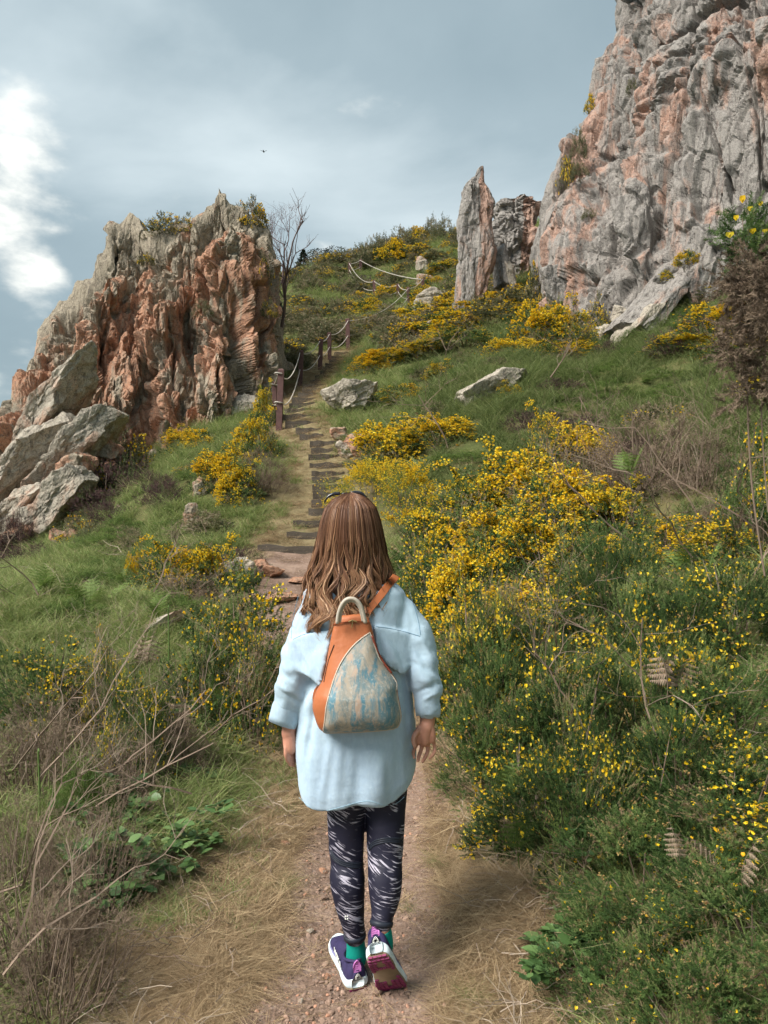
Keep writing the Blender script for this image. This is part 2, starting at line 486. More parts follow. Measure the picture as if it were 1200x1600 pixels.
m = MT('earth'); cc = m.coord()
base = m.ramp(m.noise(cc, 3.2, 6, .65), [(.3, (.13, .085, .062)), (.5, (.215, .145, .11)), (.7, (.33, .235, .18))])
base = m.mix(m.rampf(m.noise(cc, 40, 3), .5, .7), base, (.30, .22, .18))
bm_ = m.bump(m.noise(cc, 28, 5, .7), .9, .02)
bm_ = m.bump(m.vor(cc, 60), .5, .008, bm_)
m.bsdf(base, .95, bm_, .15); M_EARTH = m.m
m = MT('hill_soil'); cc = m.coord()
base = m.ramp(m.noise(cc, 1.6, 7, .7), [(.3, (.05, .055, .025)), (.48, (.085, .10, .035)), (.62, (.15, .13, .06)), (.8, (.22, .17, .10))])
base = m.mix(m.attr('tint'), base, m.ramp(m.noise(cc, 6, 6, .7), [(.3, (.17, .12, .075)), (.5, (.32, .24, .14)), (.7, (.42, .33, .2))]))
ecol = m.mix(m.noise(cc, 3.2, 6, .65), (.17, .115, .085), (.31, .22, .165))
base = m.mix(m.rampf(m.math('ADD', m.attr('tint'), m.math('MULTIPLY', m.noise(cc, 5, 5, .7), .5)), .98, 1.22), base, ecol)
m.bsdf(base, .95, m.bump(m.noise(cc, 25, 5, .7), 1.0, .03), .1); M_SOIL = m.m

Vh, Qh, uh = sub(V, Q[~onp])
obj('hillside', mesh_np('hillside', Vh, [Qh], np.clip(1 - (DZ[uh] - .3) / .9, 0, np.where(Vh[:, 1] > 9.2, .62, 1)), True), M_SOIL, kind='structure')
Vp, Qp, _ = sub(V, Q[onp])
Vall, Qall = V, Q
GBVH = BVHTree.FromPolygons(V.tolist(), Q.tolist())
def hit(u, v, dflt=None):
    d = Vector(((u - 600) / F, 1, (800 - v) / F)); r = GBVH.ray_cast(Vector((0, 0, CAMZ)), d.normalized())
    return np.array(r[0][:]) if r[0] is not None else (pt(u, v, dflt) if dflt else None)
obj('dirt_path', mesh_np('dirt_path', Vp, [Qp], None, True), M_EARTH, kind='structure')
m = MT('sea_water'); cc = m.coord()
m.bsdf((.03, .08, .10), .15, m.bump(m.noise(cc, .3, 6), .4, .5), .5)
sea = mesh_np('sea', [(-3000, -3000, -30), (3000, -3000, -30), (3000, 3000, -30), (-3000, 3000, -30)], [np.array([[0, 1, 2, 3]])])
obj('sea', sea, m.m, kind='structure')

# ================================================================== ROCK
def rock_mat(name, warm, pale, grey, wfac, streak=1.0, dark=(.05, .04, .04)):
    m = MT(name)
    c = m.coord(); cs = m.coord((1.6, 1.6, .45 * streak))
    t = m.attr('tint')
    k = m.math('ADD', m.math('MULTIPLY', m.noise(cs, 1.1, 6, .62, .6), 1.7), m.math('MULTIPLY', t, .55))
    k = m.math('ADD', k, m.math('MULTIPLY', m.attr('tint2'), 1.0))
    wcol = m.mix(m.noise(c, 7, 5, .7), warm, pale)
    gcol = m.mix(m.noise(c, 11, 6, .75), grey, tuple(min(1, x * 1.9) for x in grey))
    col = m.mix(m.rampf(k, wfac - .14, wfac + .14), wcol, gcol)
    # crusty lichen spots and mineral stains: they have their own shapes
    col = m.mix(m.math('MULTIPLY', m.rampf(m.noise(c, 17, 6, .75), .52, .68), .6), col, tuple(min(1, x * 1.5 + .03) for x in grey))
    col = m.mix(m.math('MULTIPLY', m.rampf(m.noise(m.coord((2.6, 2.6, .35)), 3.6, 7, .72, 1.0), .53, .66), .6), col, dark)
    col = m.mix(m.math('MULTIPLY', m.rampf(m.noise(c, 38, 4, .75), .46, .66), .55), col, dark)
    col = m.mix(m.math('MULTIPLY', m.rampf(m.noise(c, 55, 3, .7), .56, .68), .45), col, (.55, .5, .43))
    vc = m.n('ShaderNodeTexVoronoi', feature='DISTANCE_TO_EDGE'); wv_ = m.n('ShaderNodeVectorMath', operation='ADD'); m.l(m.coord((1.0, 1.0, .2 * streak)), wv_.inputs[0])
    nv_ = m.n('ShaderNodeTexNoise'); m.l(c, nv_.inputs['Vector']); nv_.inputs['Scale'].default_value = 2.4; nv_.inputs['Detail'].default_value = 5; sc_ = m.n('ShaderNodeVectorMath', operation='SCALE'); m.l(nv_.outputs['Color'], sc_.inputs[0]); sc_.inputs['Scale'].default_value = .9; m.l(sc_.outputs[0], wv_.inputs[1])
    m.l(wv_.outputs[0], vc.inputs['Vector']); vc.inputs['Scale'].default_value = 2.6
    crk = m.rampf(vc.outputs['Distance'], .0, .05)
    col = m.mix(m.math('MULTIPLY', m.math('SUBTRACT', 1.0, crk), .22), col, dark)  # dark cracks: partly own tone, partly crevice shade painted into the colour
    h = m.bump(crk, .55, .04)
    h = m.bump(m.noise(cs, 5, 8, .72), .9, .05, h)
    h = m.bump(m.noise(c, 24, 6, .75), .8, .015, h)
    m.bsdf(col, .92, h, .2)
    return m.m
M_RED = rock_mat('orange_granite', (.42, .18, .10), (.48, .30, .20), (.235, .20, .15), 1.16, 1.0)
M_GREY = rock_mat('grey_granite', (.39, .20, .135), (.41, .30, .245), (.195, .18, .165), .87, .7)
M_PALE = rock_mat('pale_granite', (.42, .24, .16), (.47, .35, .27), (.30, .265, .215), .98, 1.0)

def displaced_grid(Pg, amps, cells, seed, warp=.15, fade=None, joints=None):
    """Pg (nu, nv, 3) smooth sheet -> rock surface: first the big broken blocks, then the smaller ones on the surface they made"""
    nu, nv, _ = Pg.shape
    def normals(S):
        du = np.gradient(S, axis=0); dv = np.gradient(S, axis=1)
        N = np.cross(du, dv); return N / (np.linalg.norm(N, axis=2)[..., None] + 1e-9)
    f = np.ones((nu, nv)) if fade is None else fade
    N = normals(blur2(Pg, 14, 3))
    d, tone = fractured(Pg.reshape(-1, 3), amps[:2], cells[:2], seed, warp)
    d = blur2(d.reshape(nu, nv), 1, 1) * f
    if joints is not None:          # long narrow joints: (s, t0, t1, depth, half width in samples, wander); negative width runs across
        si = np.arange(nu)[:, None]; ti = np.arange(nv)[None] / nv; sj = np.arange(nu)[:, None] / nu; tj = np.arange(nv)[None]
        for (c0, a0, a1, dep, wd, wob, ver) in joints:
            if ver:
                cen = nu * (c0 + wob * np.sin(ti * 9 + c0 * 50) + .25 * wob * np.sin(ti * 31 + c0 * 90)); q_ = np.abs(si - cen) / wd; m_ = np.clip(np.minimum(ti - a0, a1 - ti) / .03, 0, 1)
                step = np.clip((si - cen) / 30, -1, 1) * (np.abs(si - cen) < 60) * (1 - np.abs(si - cen) / 60)
            else:
                cen = nv * (c0 + wob * np.sin(sj * 11 + c0 * 50) + .3 * wob * np.sin(sj * 37 + c0 * 90)); q_ = np.abs(tj - cen) / wd; m_ = np.clip(np.minimum(sj - a0, a1 - sj) / .02, 0, 1)
                step = np.clip((cen - tj) / 20, -1, 1) * (np.abs(tj - cen) < 45) * (1 - np.abs(tj - cen) / 45)
            d = d + m_ * (-dep * np.exp(-q_ ** 2) + dep * .55 * step) * f
    P1 = Pg + N * d[..., None]
    N1 = normals(blur2(P1, 5, 2)); N1 = N1 * .35 + N * .65; N1 /= np.linalg.norm(N1, axis=2)[..., None]
    d2, tone2 = fractured(P1.reshape(-1, 3), amps[2:], cells[2:], seed + 500, 0.0)
    d2 = d2 + .012 * fbm(P1.reshape(-1, 3) * 4, seed + 5, 4, .65)
    return (P1 + N1 * (d2.reshape(nu, nv) * f)[..., None]).reshape(-1, 3), (tone * 2 + tone2) / 3

def interp_poly(poly, n):
    p = np.asarray(poly, float)
    s = np.concatenate([[0], np.cumsum(np.linalg.norm(np.diff(p, axis=0), axis=1))]); s /= s[-1]
    t = np.linspace(0, 1, n)
    return np.stack([np.interp(t, s, p[:, k]) for k in range(p.shape[1])], 1)

CRAG_SEED = 23
# ---- left crag --------------------------------------------------
ridge = [(-140,800),(-60,720),(0,682),(8,662),(24,634),(44,598),(50,540),(56,516),(72,488),(92,466),(108,456),(116,434),(136,424),(142,396),
 (154,386),(156,356),(166,340),(182,342),(198,326),(208,333),(216,344),(224,356),(240,362),(275,360),(298,350),(308,332),(320,318),(336,310),(341,297),(345,290),(350,302),
 (356,308),(366,318),(384,330),(404,350),(420,362),(430,396),(434,440),(438,488),(436,530),(430,560)]
NU = 640
rp = interp_poly(ridge, NU)
YR = 19.5
ub = np.interp(np.linspace(0, 1, NU), [0, .12, .3, .5, .7, .86, 1], [-190, -90, 60, 190, 300, 380, 425])
yb = np.interp(np.linspace(0, 1, NU), [0, .12, .3, .5, .7, .86, 1], [13.2, 13.2, 14.0, 15.6, 16.4, 16.8, 18.2])
Rg = np.stack([(rp[:, 0] - 600) / F * YR, np.full(NU, YR), CAMZ + (800 - rp[:, 1]) / F * YR], 1)
bx = (ub - 600) / F * yb
Bg = np.stack([bx, yb, ground(bx, yb, False) - 1.3], 1)
Bb = np.stack([bx * 1.1 - .5, yb * 0 + 25.5, ground(bx * 1.1 - .5, yb * 0 + 25.5, False) - 2], 1)
NF, NB = 380, 50
tf = np.linspace(0, 1, NF)[None, :, None]
fz = tf
fy = tf ** 1.5 * .75 + tf * .25
front = Bg[:, None] * (1 - np.concatenate([tf, fy, fz], 2)) + Rg[:, None] * np.concatenate([tf, fy, fz], 2)
tb = np.linspace(0, 1, NB)[1:][None, :, None]
back = Rg[:, None] * (1 - np.concatenate([tb, tb ** .7, tb ** 1.6], 2)) + Bb[:, None] * np.concatenate([tb, tb ** .7, tb ** 1.6], 2)
Pg = np.concatenate([front, back], 1)
# buttresses and gullies down the face
s_ = np.linspace(0, 1, NU)[:, None]; t_ = np.concatenate([np.linspace(0, 1, NF), np.linspace(1, 1.3, NB - 1)])[None]
but = np.zeros((NU, Pg.shape[1]))
for (sc, w, a) in ((.27, .06, .7), (.40, .06, -.6), (.47, .045, .6), (.56, .05, -.9), (.63, .05, .8), (.70, .035, -.5), (.77, .06, .9), (.86, .03, -.5), (.93, .05, .6)):
    but += a * np.exp(-((s_ - sc - .02 * np.sin(t_ * 7 + sc * 30)) / w) ** 2) * np.clip(1.15 - t_, 0, 1) ** .6
Pg[..., 1] -= but * np.clip(t_ * 4, .3, 1)
_st = np.linalg.norm(np.diff(Pg[:, 20:NF:12], axis=0), axis=2).max(1); _al = np.concatenate([[0], np.cumsum(_st)]); _al /= _al[-1]
_sn = np.interp(np.linspace(0, 1, NU), _al, np.linspace(0, NU - 1, NU)); _i = np.clip(_sn.astype(int), 0, NU - 2); _f = (_sn - _i)[:, None, None]
Pg = Pg[_i] * (1 - _f) + Pg[_i + 1] * _f
fade = np.ones((NU, Pg.shape[1])); fade *= np.clip(.30 + .9 * np.abs(t_ - .985) / .12, 0, 1) * np.clip(.45 + 2.2 * np.linspace(0, 1, NU)[:, None], 0, 1)
_r = np.random.default_rng(8); JV = [(_r.uniform(.1, .97), *sorted(_r.uniform(0, .66, 2)), _r.uniform(.12, .34), _r.uniform(1.6, 3.0), _r.uniform(.004, .012), True) for _ in range(46)]
V, tone = displaced_grid(Pg, (.44, .28, .125, .045), ((1.6, 1.6, 4.6), (.58, .58, 2.3), (.25, .25, 1.0), (.12, .12, .4)), CRAG_SEED, .12, fade, JV)
gs = np.linspace(0, 1, NU)[:, None]; gt = np.linspace(0, 1, Pg.shape[1])[None]
t2 = (.55 * np.clip((.30 - gs) / .16, 0, 1) + .32 * np.clip((t_ - .72) / .25, 0, 1) + .25 * np.exp(-((gs - .93) / .06) ** 2) * (t_ < .6)) * np.ones_like(Pg[..., 0])
crag = obj('rock_crag', mesh_np('rock_crag', V, [gridfaces(NU, Pg.shape[1])], tone, False, tint2=t2.ravel()), M_RED,
    label='jagged orange and grey granite crag left of the steps', cat='rock crag')

# ---- right cliff ------------------------------------------------
edge = [(966,-260),(968,-60),(964,0),(958,40),(948,72),(940,88),(926,97),(922,150),(912,185),(890,212),(866,232),(848,266),(838,298),(826,326),(820,365),(818,400),(818,440),(826,480),(832,560)]
NT = 450
ep = interp_poly(edge[::-1], NT)
C0 = np.stack([(ep[:, 0] - 600) / F * 21, np.full(NT, 21.0), CAMZ + (800 - ep[:, 1]) / F * 21], 1)
tz = np.linspace(0, 1, NT)
def col_line(u, Yb, ztop, lean):
    x = (u - 600) / F * Yb; zb = gz(x, Yb) - 1.4
    z = zb + (ztop - zb) * tz
    return np.stack([x + lean[0] * tz, Yb + lean[1] * tz, z], 1)
ZT = C0[-1, 2]
lines = [col_line(1000, 36, ZT, (1.0, 3)), C0 * np.array([26.5 / 21, 1, 1]) + np.array([.5, 5.5, 0]), C0 * np.array([22.0 / 21, 1, 1]) + np.array([.2, 1.0, 0]), C0 + np.array([.15, 0, 0]),
         col_line(905, 18.2, ZT, (2.4, 2.6)), col_line(1000, 16.6, ZT, (1.6, 2.6)), col_line(1120, 15.2, ZT, (.8, 2.6)), col_line(1260, 13.8, ZT, (.6, 2.8)), col_line(1480, 12.8, ZT, (.6, 3.4)), col_line(1900, 12.0, ZT, (.5, 4))]
sp = np.array([0, .12, .19, .24, .36, .50, .66, .80, .9, 1.0])
NS = 640
L = np.array(lines)
ss = np.linspace(0, 1, NS)
Pc = np.empty((NS, NT, 3))
for j in range(NT):
    for k in range(3): Pc[:, j, k] = np.interp(ss, sp, L[:, j, k])
for _ in range(14): Pc[1:-1] = .25 * Pc[:-2] + .5 * Pc[1:-1] + .25 * Pc[2:]
# ledges: the face steps back in tiers, and a few vertical corners
tt = tz[None]; sg = ss[:, None]
push = np.zeros((NS, NT))
for (s0, w, t0, a) in ((.37, .05, .27, .9), (.47, .05, .30, 1.3), (.56, .04, .24, 1.0), (.65, .06, .32, .9), (.42, .06, .5, .5), (.60, .08, .56, .7), (.74, .06, .42, 1.1)):
    push += a * np.exp(-((sg - s0) / w) ** 4) / (1 + np.exp((tt - t0 - .3 * (sg - s0)) * 30))
Pc[..., 1] -= .6 * push
topz = np.linspace(0, 1, 14)[1:]
top = Pc[:, -1:, :] + topz[None, :, None] * np.array([4.5, 7.0, 3.0])[None, None]
Pc = np.concatenate([Pc, top], 1)
fade = np.ones(Pc.shape[:2]); k0, k1 = int(.16 * NS), int(.27 * NS); fade[k0:k1] = .45
_r = np.random.default_rng(12); JV = [(_r.uniform(.26, .95), *sorted(_r.uniform(.05, .97, 2)), _r.uniform(.14, .42), _r.uniform(1.6, 3.2), _r.uniform(.004, .014), True) for _ in range(44)] + [(_r.uniform(.12, .9), *sorted(_r.uniform(.24, .97, 2)), _r.uniform(.10, .28), _r.uniform(1.5, 2.6), _r.uniform(.006, .02), False) for _ in range(22)]
V, tone = displaced_grid(Pc, (.40, .30, .11, .035), ((2.6, 2.6, 6.0), (1.1, 1.1, 2.6), (.45, .45, 1.1), (.16, .16, .4)), 91, .1, fade, JV)
t2 = -.22 * np.exp(-((sg - .32) / .05) ** 2) * (tt < .5) - .2 * np.exp(-((sg - .5) / .05) ** 2) * (tt < .55) - .2 * np.exp(-((sg - .44) / .03) ** 2) * (tt > .55) - .25 * np.exp(-((sg - .75) / .03) ** 2)
t2 = np.concatenate([t2, np.zeros((NS, 13))], 1)
obj('rock_cliff', mesh_np('rock_cliff', V, [gridfaces(NS, Pc.shape[1])[:, ::-1]], tone, False, tint2=t2.ravel()), M_GREY,
    label='tall grey granite cliff face with pink streaks rising past the top right', cat='rock cliff')

# ---- upright pinnacle (outline by rings) -------------------------
def blade(name, rows, Y, thick, seed, mat, amps, cells, label, cat='rock', lean=0.0, n=150, m_=170):
    rows = np.array(rows, float)       # (v, u left, u right) bottom first
    vs = np.linspace(rows[0, 0], rows[-1, 0], n)
    s = np.linspace(0, 1, n)
    order = np.argsort(rows[:, 0])
    ul = np.interp(vs, rows[order, 0], rows[order, 1]); ur = np.interp(vs, rows[order, 0], rows[order, 2])
    a = np.arange(m_) / m_ * 2 * np.pi
    ca, sa = np.cos(a), np.sin(a)
    ex = np.sign(ca) * np.abs(ca) ** .7; ey = np.sign(sa) * np.abs(sa) ** .7
    Yc = Y + lean * s
    w = (ur - ul) / 2 / F * Yc; cx = ((ur + ul) / 2 - 600) / F * Yc; z = CAMZ + (800 - vs) / F * Yc
    d = np.minimum(thick, w * 1.0 + .15) * (1 - .35 * s)
    P = np.stack([cx[:, None] + w[:, None] * ex, Yc[:, None] + d[:, None] * ey, np.broadcast_to(z[:, None], (n, m_))], 2)
    N = np.stack([np.broadcast_to(ex, (n, m_)), np.broadcast_to(ey, (n, m_)), np.zeros((n, m_))], 2); N = N / np.linalg.norm(N, axis=2)[..., None]
    Pf = P.reshape(-1, 3); dd, tone = fractured(Pf, amps, cells, seed, .2)
    dd = dd * np.repeat(np.clip(w / w.max() * 1.5, .15, 1), m_)
    V = Pf + N.reshape(-1, 3) * dd[:, None]
    V = np.vstack([V, V[-m_:].mean(0)[None]])
    Fq = gridfaces(n, m_, True)
    k = (n - 1) * m_
    cap = np.stack([k + np.arange(m_), k + (np.arange(m_) + 1) % m_, np.full(m_, n * m_)], 1)
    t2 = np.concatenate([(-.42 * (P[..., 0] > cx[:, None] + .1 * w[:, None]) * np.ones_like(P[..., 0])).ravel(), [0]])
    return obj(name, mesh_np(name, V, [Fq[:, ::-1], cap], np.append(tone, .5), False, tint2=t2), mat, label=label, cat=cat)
blade('rock_pinnacle', [(500, 706, 752), (481, 708, 750), (459, 709, 764), (403, 713, 773), (381, 715, 774), (347, 718, 769), (321, 721, 774), (299, 723, 766), (288, 730, 759), (277, 742, 757), (266, 746, 756), (262, 750, 755)],
      22.0, .55, 301, M_GREY, (.10, .05, .022, .010), ((.9, .9, 2.4), (.35, .35, .9), (.15, .15, .4), (.06, .06, .12)), 'upright grey and pink rock pinnacle standing apart from the cliff', 'rock pinnacle')
blade('rock_pinnacle', [(470, 768, 835), (430, 770, 835), (380, 772, 838), (340, 776, 840), (322, 778, 842), (316, 790, 850)],
      26.0, 1.3, 311, M_GREY, (.2, .14, .07, .03), ((.9, .9, 1.2), (.5, .5, .6), (.2, .2, .3), (.08, .08, .1)), 'low broken rock outcrop in the gap behind the pinnacle', 'rock outcrop', n=110, m_=130).name = 'rock_outcrop'

# ---- loose boulders ---------------------------------------------
def ico_dirs(sub):
    b = bmesh.new(); bmesh.ops.create_icosphere(b, subdivisions=sub, radius=1)
    V = np.array([v.co[:] for v in b.verts]); Fc = np.array([[v.index for v in f.verts] for f in b.faces]); b.free()
    return V, Fc
ICO = {k: ico_dirs(k) for k in (2, 3, 4, 5, 6)}
def boulder(name, u, v, wpx, hpx, Y, mat, label, seed, dep=1.0, rot=0.0, tilt=0.0, sub=5, cat='boulder', group=None, planes=11, amp=1.0, xyz=None, t2=0.0, seat=True):
    if seat:
        g = hit(u, v + hpx * .32, Y); wpx, hpx, Y = wpx, hpx, g[1] + .1
    r = np.random.default_rng(seed)
    D, Fc = ICO[sub]
    n = r.normal(size=(planes, 3)); n /= np.linalg.norm(n, axis=1)[:, None]
    n = np.vstack([n, np.eye(3), -np.eye(3)])
    dist = np.concatenate([r.uniform(.62, .95, planes), r.uniform(.85, 1, 6)])
    dot = D @ n.T
    rad = np.min(np.where(dot > .02, dist / np.maximum(dot, .02), 9e9), axis=1)
    rad = np.minimum(rad, 1.45)
    P = D * rad[:, None]
    P /= np.abs(P).max(0)
    w = wpx / 2 / F * Y; h = hpx / 2 / F * Y
    P = P * np.array([w, w * dep, h])
    N = D / np.array([w, w * dep, h]); N /= np.linalg.norm(N, axis=1)[:, None]
    s = min(w, h)
    dd, tone = fractured(P + seed, tuple(a * s * amp for a in (.10, .06, .025)), ((s * 1.6, s * 1.6, s * .9), (s * .7, s * .7, s * .4), (s * .25,) * 3), seed, .1 * s)
    P = P + N * dd[:, None]
    cy, sy = math.cos(rot), math.sin(rot); ct, st = math.cos(tilt), math.sin(tilt)
    P = P @ np.array([[ct, 0, st], [0, 1, 0], [-st, 0, ct]])     # tilt in the picture plane
    P = P @ np.array([[cy, sy, 0], [-sy, cy, 0], [0, 0, 1]])
    me = mesh_np(name, P, [Fc], tone, False, tint2=np.full(len(P), t2))
    return obj(name, me, mat, label=label, cat=cat, group=group, loc=tuple(pt(u, v, Y) if xyz is None else xyz))

boulder('boulder', 551, 622, 96, 62, 14.0, M_PALE, 'big grey boulder with a dark right side beside the upper steps', 11, .8, .2, R(22), 6, t2=.2)
boulder('boulder', 775, 604, 122, 40, 12.3, M_PALE, 'long slanted pale boulder half buried in the green slope', 12, .7, .2, R(30), 6, t2=.3)
boulder('boulder', 752, 612, 84, 26, 12.0, M_PALE, 'thin pale slab lying along the left edge of the slanted boulder', 13, .8, .1, R(33), 5, t2=.35)
boulder('boulder', 560, 694, 46, 50, 11.8, M_RED, 'pink boulder at the right edge of the middle steps', 14, .9, .4, R(25), 5, t2=-.1)
boulder('boulder', 541, 706, 22, 40, 11.5, M_PALE, 'narrow grey stone leaning on the left of the pink boulder', 15, .8, .2, R(50), 4)
boulder('boulder', 532, 678, 34, 22, 12.6, M_RED, 'small flat orange stone just above the pink boulder', 16, .9, .2, .1, 4)
boulder('boulder', 672, 476, 52, 50, 26, M_PALE, 'square pale rock standing left of the pinnacle foot', 17, .9, .3, -.1, 5, t2=.2)
boulder('boulder', 662, 416, 24, 30, 33, M_PALE, 'rounded pale rock high on the skyline slope, upper of a pair', 18, .9, .3, .1, 4)
boulder('boulder', 664, 439, 26, 20, 32, M_PALE, 'pinkish rock just under the rounded one on the skyline slope', 19, .9, .3, .1, 4, t2=-.2)
boulder('boulder', 668, 521, 56, 28, 23, M_RED, 'flat pink rock showing through the gorse below the square pale rock', 20, .9, .3, R(25), 5, t2=.1)
boulder('boulder', 577, 515, 18, 20, 28, M_PALE, 'small grey rock in the grass under the rope fence', 21, .9, .1, 0, 4, t2=.3)
boulder('boulder', 312, 764, 22, 46, 11.2, M_RED, 'upright pink stone in the grass left of the lower steps', 22, .8, .2, .1, 5, t2=.1)
boulder('boulder', 300, 812, 24, 50, 10.6, M_RED, 'pink stone showing below the upright one in the grass', 23, .8, .3, .15, 5, t2=.1)
boulder('boulder', 244, 711, 22, 20, 14.8, M_PALE, 'small square pale stone in the grass at the foot of the crag', 24, .8, .3, .1, 4)
boulder('boulder', 376, 893, 58, 46, 7.6, M_PALE, 'grey boulder with an orange right side at the bottom of the steps', 25, .8, .5, R(38), 5, t2=.1)
boulder('boulder', 378, 634, 60, 34, 15.2, M_PALE, 'low grey boulder at the right foot of the crag', 26, .8, .2, R(18), 5, t2=.3)
boulder('boulder', 236, 982, 104, 22, 6.4, M_PALE, 'long pale rock slab beside the yellow gorse on the left', 27, .7, .5, R(30), 5, t2=-.05)
for q, (u, v, w, h, Yd, ang, l) in enumerate(((424, 881, 34, 20, 8.2, -.3, 'small angular orange stone lying on the path below the lowest step'),
        (408, 873, 22, 14, 8.5, .2, 'pale chip of stone beside the angular orange stone on the path'), (442, 917, 46, 14, 7.4, -.15, 'broad flat orange stone set in the path'),
        (462, 893, 24, 8, 8.0, .1, 'thin flat stone at the right of the path under the lowest step'))):
    x = (u - 600) / F * Yd
    boulder('stone', u, v, w, h, Yd, M_RED, l, 40 + q, 1.1, .3, ang * .5, 4, 'stone', xyz=(x, Yd, gz(x, Yd) + .03), t2=-.2)
# inclined slabs at the crag's left foot
slabs = [(85, 628, 300, 62, 15.2, -49, 'largest smooth grey slab leaning on the left of the crag', M_PALE),
 (30, 720, 290, 62, 14.6, -44, 'grey slab below the largest one at the left edge', M_PALE),
 (105, 712, 270, 58, 14.3, -52, 'pale grey slab with a grassy crack, right of the left edge slab', M_PALE),
 (15, 800, 230, 60, 13.6, -38, 'pale slab running out of the left side of the picture', M_PALE),
 (118, 735, 60, 60, 13.8, -70, 'orange block between the slabs and the dark heather', M_RED),
 (80, 790, 210, 56, 13.2, -48, 'lower smooth slab with a white edge above the rubble', M_PALE),
 (22, 830, 90, 30, 12.8, -35, 'broken orange and grey slab low at the left edge', M_RED),
 (110, 855, 46, 50, 12.0, -50, 'orange rubble block among the left heather patches', M_RED),
 (92, 838, 22, 40, 11.8, -75, 'thin pinkish block next to the orange rubble block', M_RED),
 (182, 800, 26, 30, 12.4, -55, 'small pinkish rock poking from the dark heather', M_PALE),
 (160, 700, 30, 60, 14.6, -80, 'upright pink block at the foot of the crag above the heather', M_RED),
 (182, 706, 24, 34, 14.8, -60, 'small pink block right of the upright pink block', M_RED)]
for q, (u, v, w, h, Yd, ang, l, mt) in enumerate(slabs):
    if w > 80: v += 14; h *= .85; w *= .85; ang += (q * 37 % 9) - 4
    boulder('rock_slab' if w > 80 else 'boulder', u, v, w, h, Yd, mt, l, 60 + q, .42 if w > 150 else .9, -.15, R(-ang), 6 if w > 80 else 4, 'rock slab' if w > 80 else 'boulder', planes=12, amp=1.4, t2=-.08, seat=False)
# ramps and blocks at the foot of the cliff
feet = [(1020, 468, 150, 60, 15.4, -48, 'long tilted grey ramp of rock at the foot of the cliff', M_GREY), (1060, 430, 120, 50, 15.6, -40, 'upper tilted ramp of rock where the yellow flowers hang', M_GREY),
 (1000, 505, 90, 34, 15.0, -52, 'lowest tilted rock at the foot of the cliff', M_PALE), (945, 520, 60, 26, 16.6, -10, 'flat broken rock under the round gorse bush', M_PALE),
 (905, 510, 44, 26, 17.4, 20, 'pale angular rock left of the flat broken rock', M_PALE), (968, 490, 30, 30, 16.4, 10, 'small square rock at the base of the cliff', M_PALE),
 (868, 450, 44, 60, 18.6, 75, 'grey rock leaning against the left corner of the cliff', M_GREY), (785, 420, 24, 76, 22.6, 84, 'thin rock blade in the gap beside the pinnacle', M_GREY),
 (798, 440, 22, 60, 22.4, 80, 'grey wedge of rock next to the thin blade in the gap', M_PALE), (1150, 370, 110, 60, 14.6, -50, 'tilted grey rock high at the right behind the close gorse', M_GREY)]
for q, (u, v, w, h, Yd, ang, l, mt) in enumerate(feet):
    if abs(ang) > 60: w, h = h, w * 1.0
    boulder('boulder', u, v, w, h, Yd, mt, l, 90 + q, .9, .1, R(-ang), 5, 'boulder', planes=9, t2=.05, seat=False)

# ================================================================== WALKER
def remesh(g, voxel, smooth_it=6, name='m', smooth_f=.5):
    me = g.mesh(name + '_src') if isinstance(g, Geo) else g
    o = bpy.data.objects.new('tmp', me); COL.objects.link(o)
    md = o.modifiers.new('r', 'REMESH'); md.mode = 'VOXEL'; md.voxel_size = voxel; md.use_smooth_shade = True
    if smooth_it:
        ms_ = o.modifiers.new('s', 'SMOOTH'); ms_.factor = smooth_f; ms_.iterations = smooth_it
    dg = bpy.context.evaluated_depsgraph_get(); dg.update()
    r = bpy.data.meshes.new_from_object(o.evaluated_get(dg)); r.name = name
    bpy.data.objects.remove(o); bpy.data.meshes.remove(me)
    r.polygons.foreach_set('use_smooth', np.ones(len(r.polygons), bool))
    return r
def mv(me):
    a = np.empty(len(me.vertices) * 3, np.float32); me.vertices.foreach_get('co', a); return a.reshape(-1, 3).astype(float)
def mn(me):
    a = np.empty(len(me.vertices) * 3, np.float32); me.vertices.foreach_get('normal', a); return a.reshape(-1, 3).astype(float)
def setv(me, V): me.vertices.foreach_set('co', V.astype(np.float32).ravel()); me.update()
def set_tint(me, t):
    a = me.attributes.new('tint', 'FLOAT', 'POINT'); a.data.foreach_set('value', np.asarray(t, np.float32).ravel())

def limb(g, rows, sides=20, n=None):
    """rows of (x, y, z, r): tapered tube with round ends"""
    rows = np.array(rows, float); n = n or len(rows) * 6
    S = smoothline(rows, n); r = np.maximum(S[:, 3], .002)
    P = S[:, :3]
    d0 = (P[0] - P[1]) / np.linalg.norm(P[0] - P[1]); d1 = (P[-1] - P[-2]) / np.linalg.norm(P[-1] - P[-2])
    pre, post = [], []
    for a in (80, 55, 28):
        pre.append(np.append(P[0] + d0 * r[0] * math.sin(R(a)), r[0] * math.cos(R(a))))
    for a in (28, 55, 80):
        post.append(np.append(P[-1] + d1 * r[-1] * math.sin(R(a)), r[-1] * math.cos(R(a))))
    A = np.vstack([pre, np.column_stack([P, r]), post])
    V, fs = tube(A[:, :3], A[:, 3], sides)
    g.add(V, fs)
def ellip(g, c, rad, rot=0.0, sub=4):
    D, Fc = ICO[sub]; P = D * np.array(rad)
    cr_, sr = math.cos(rot), math.sin(rot)
    P = P @ np.array([[1, 0, 0], [0, cr_, sr], [0, -sr, cr_]])
    g.add(P + np.array(c), Fc)
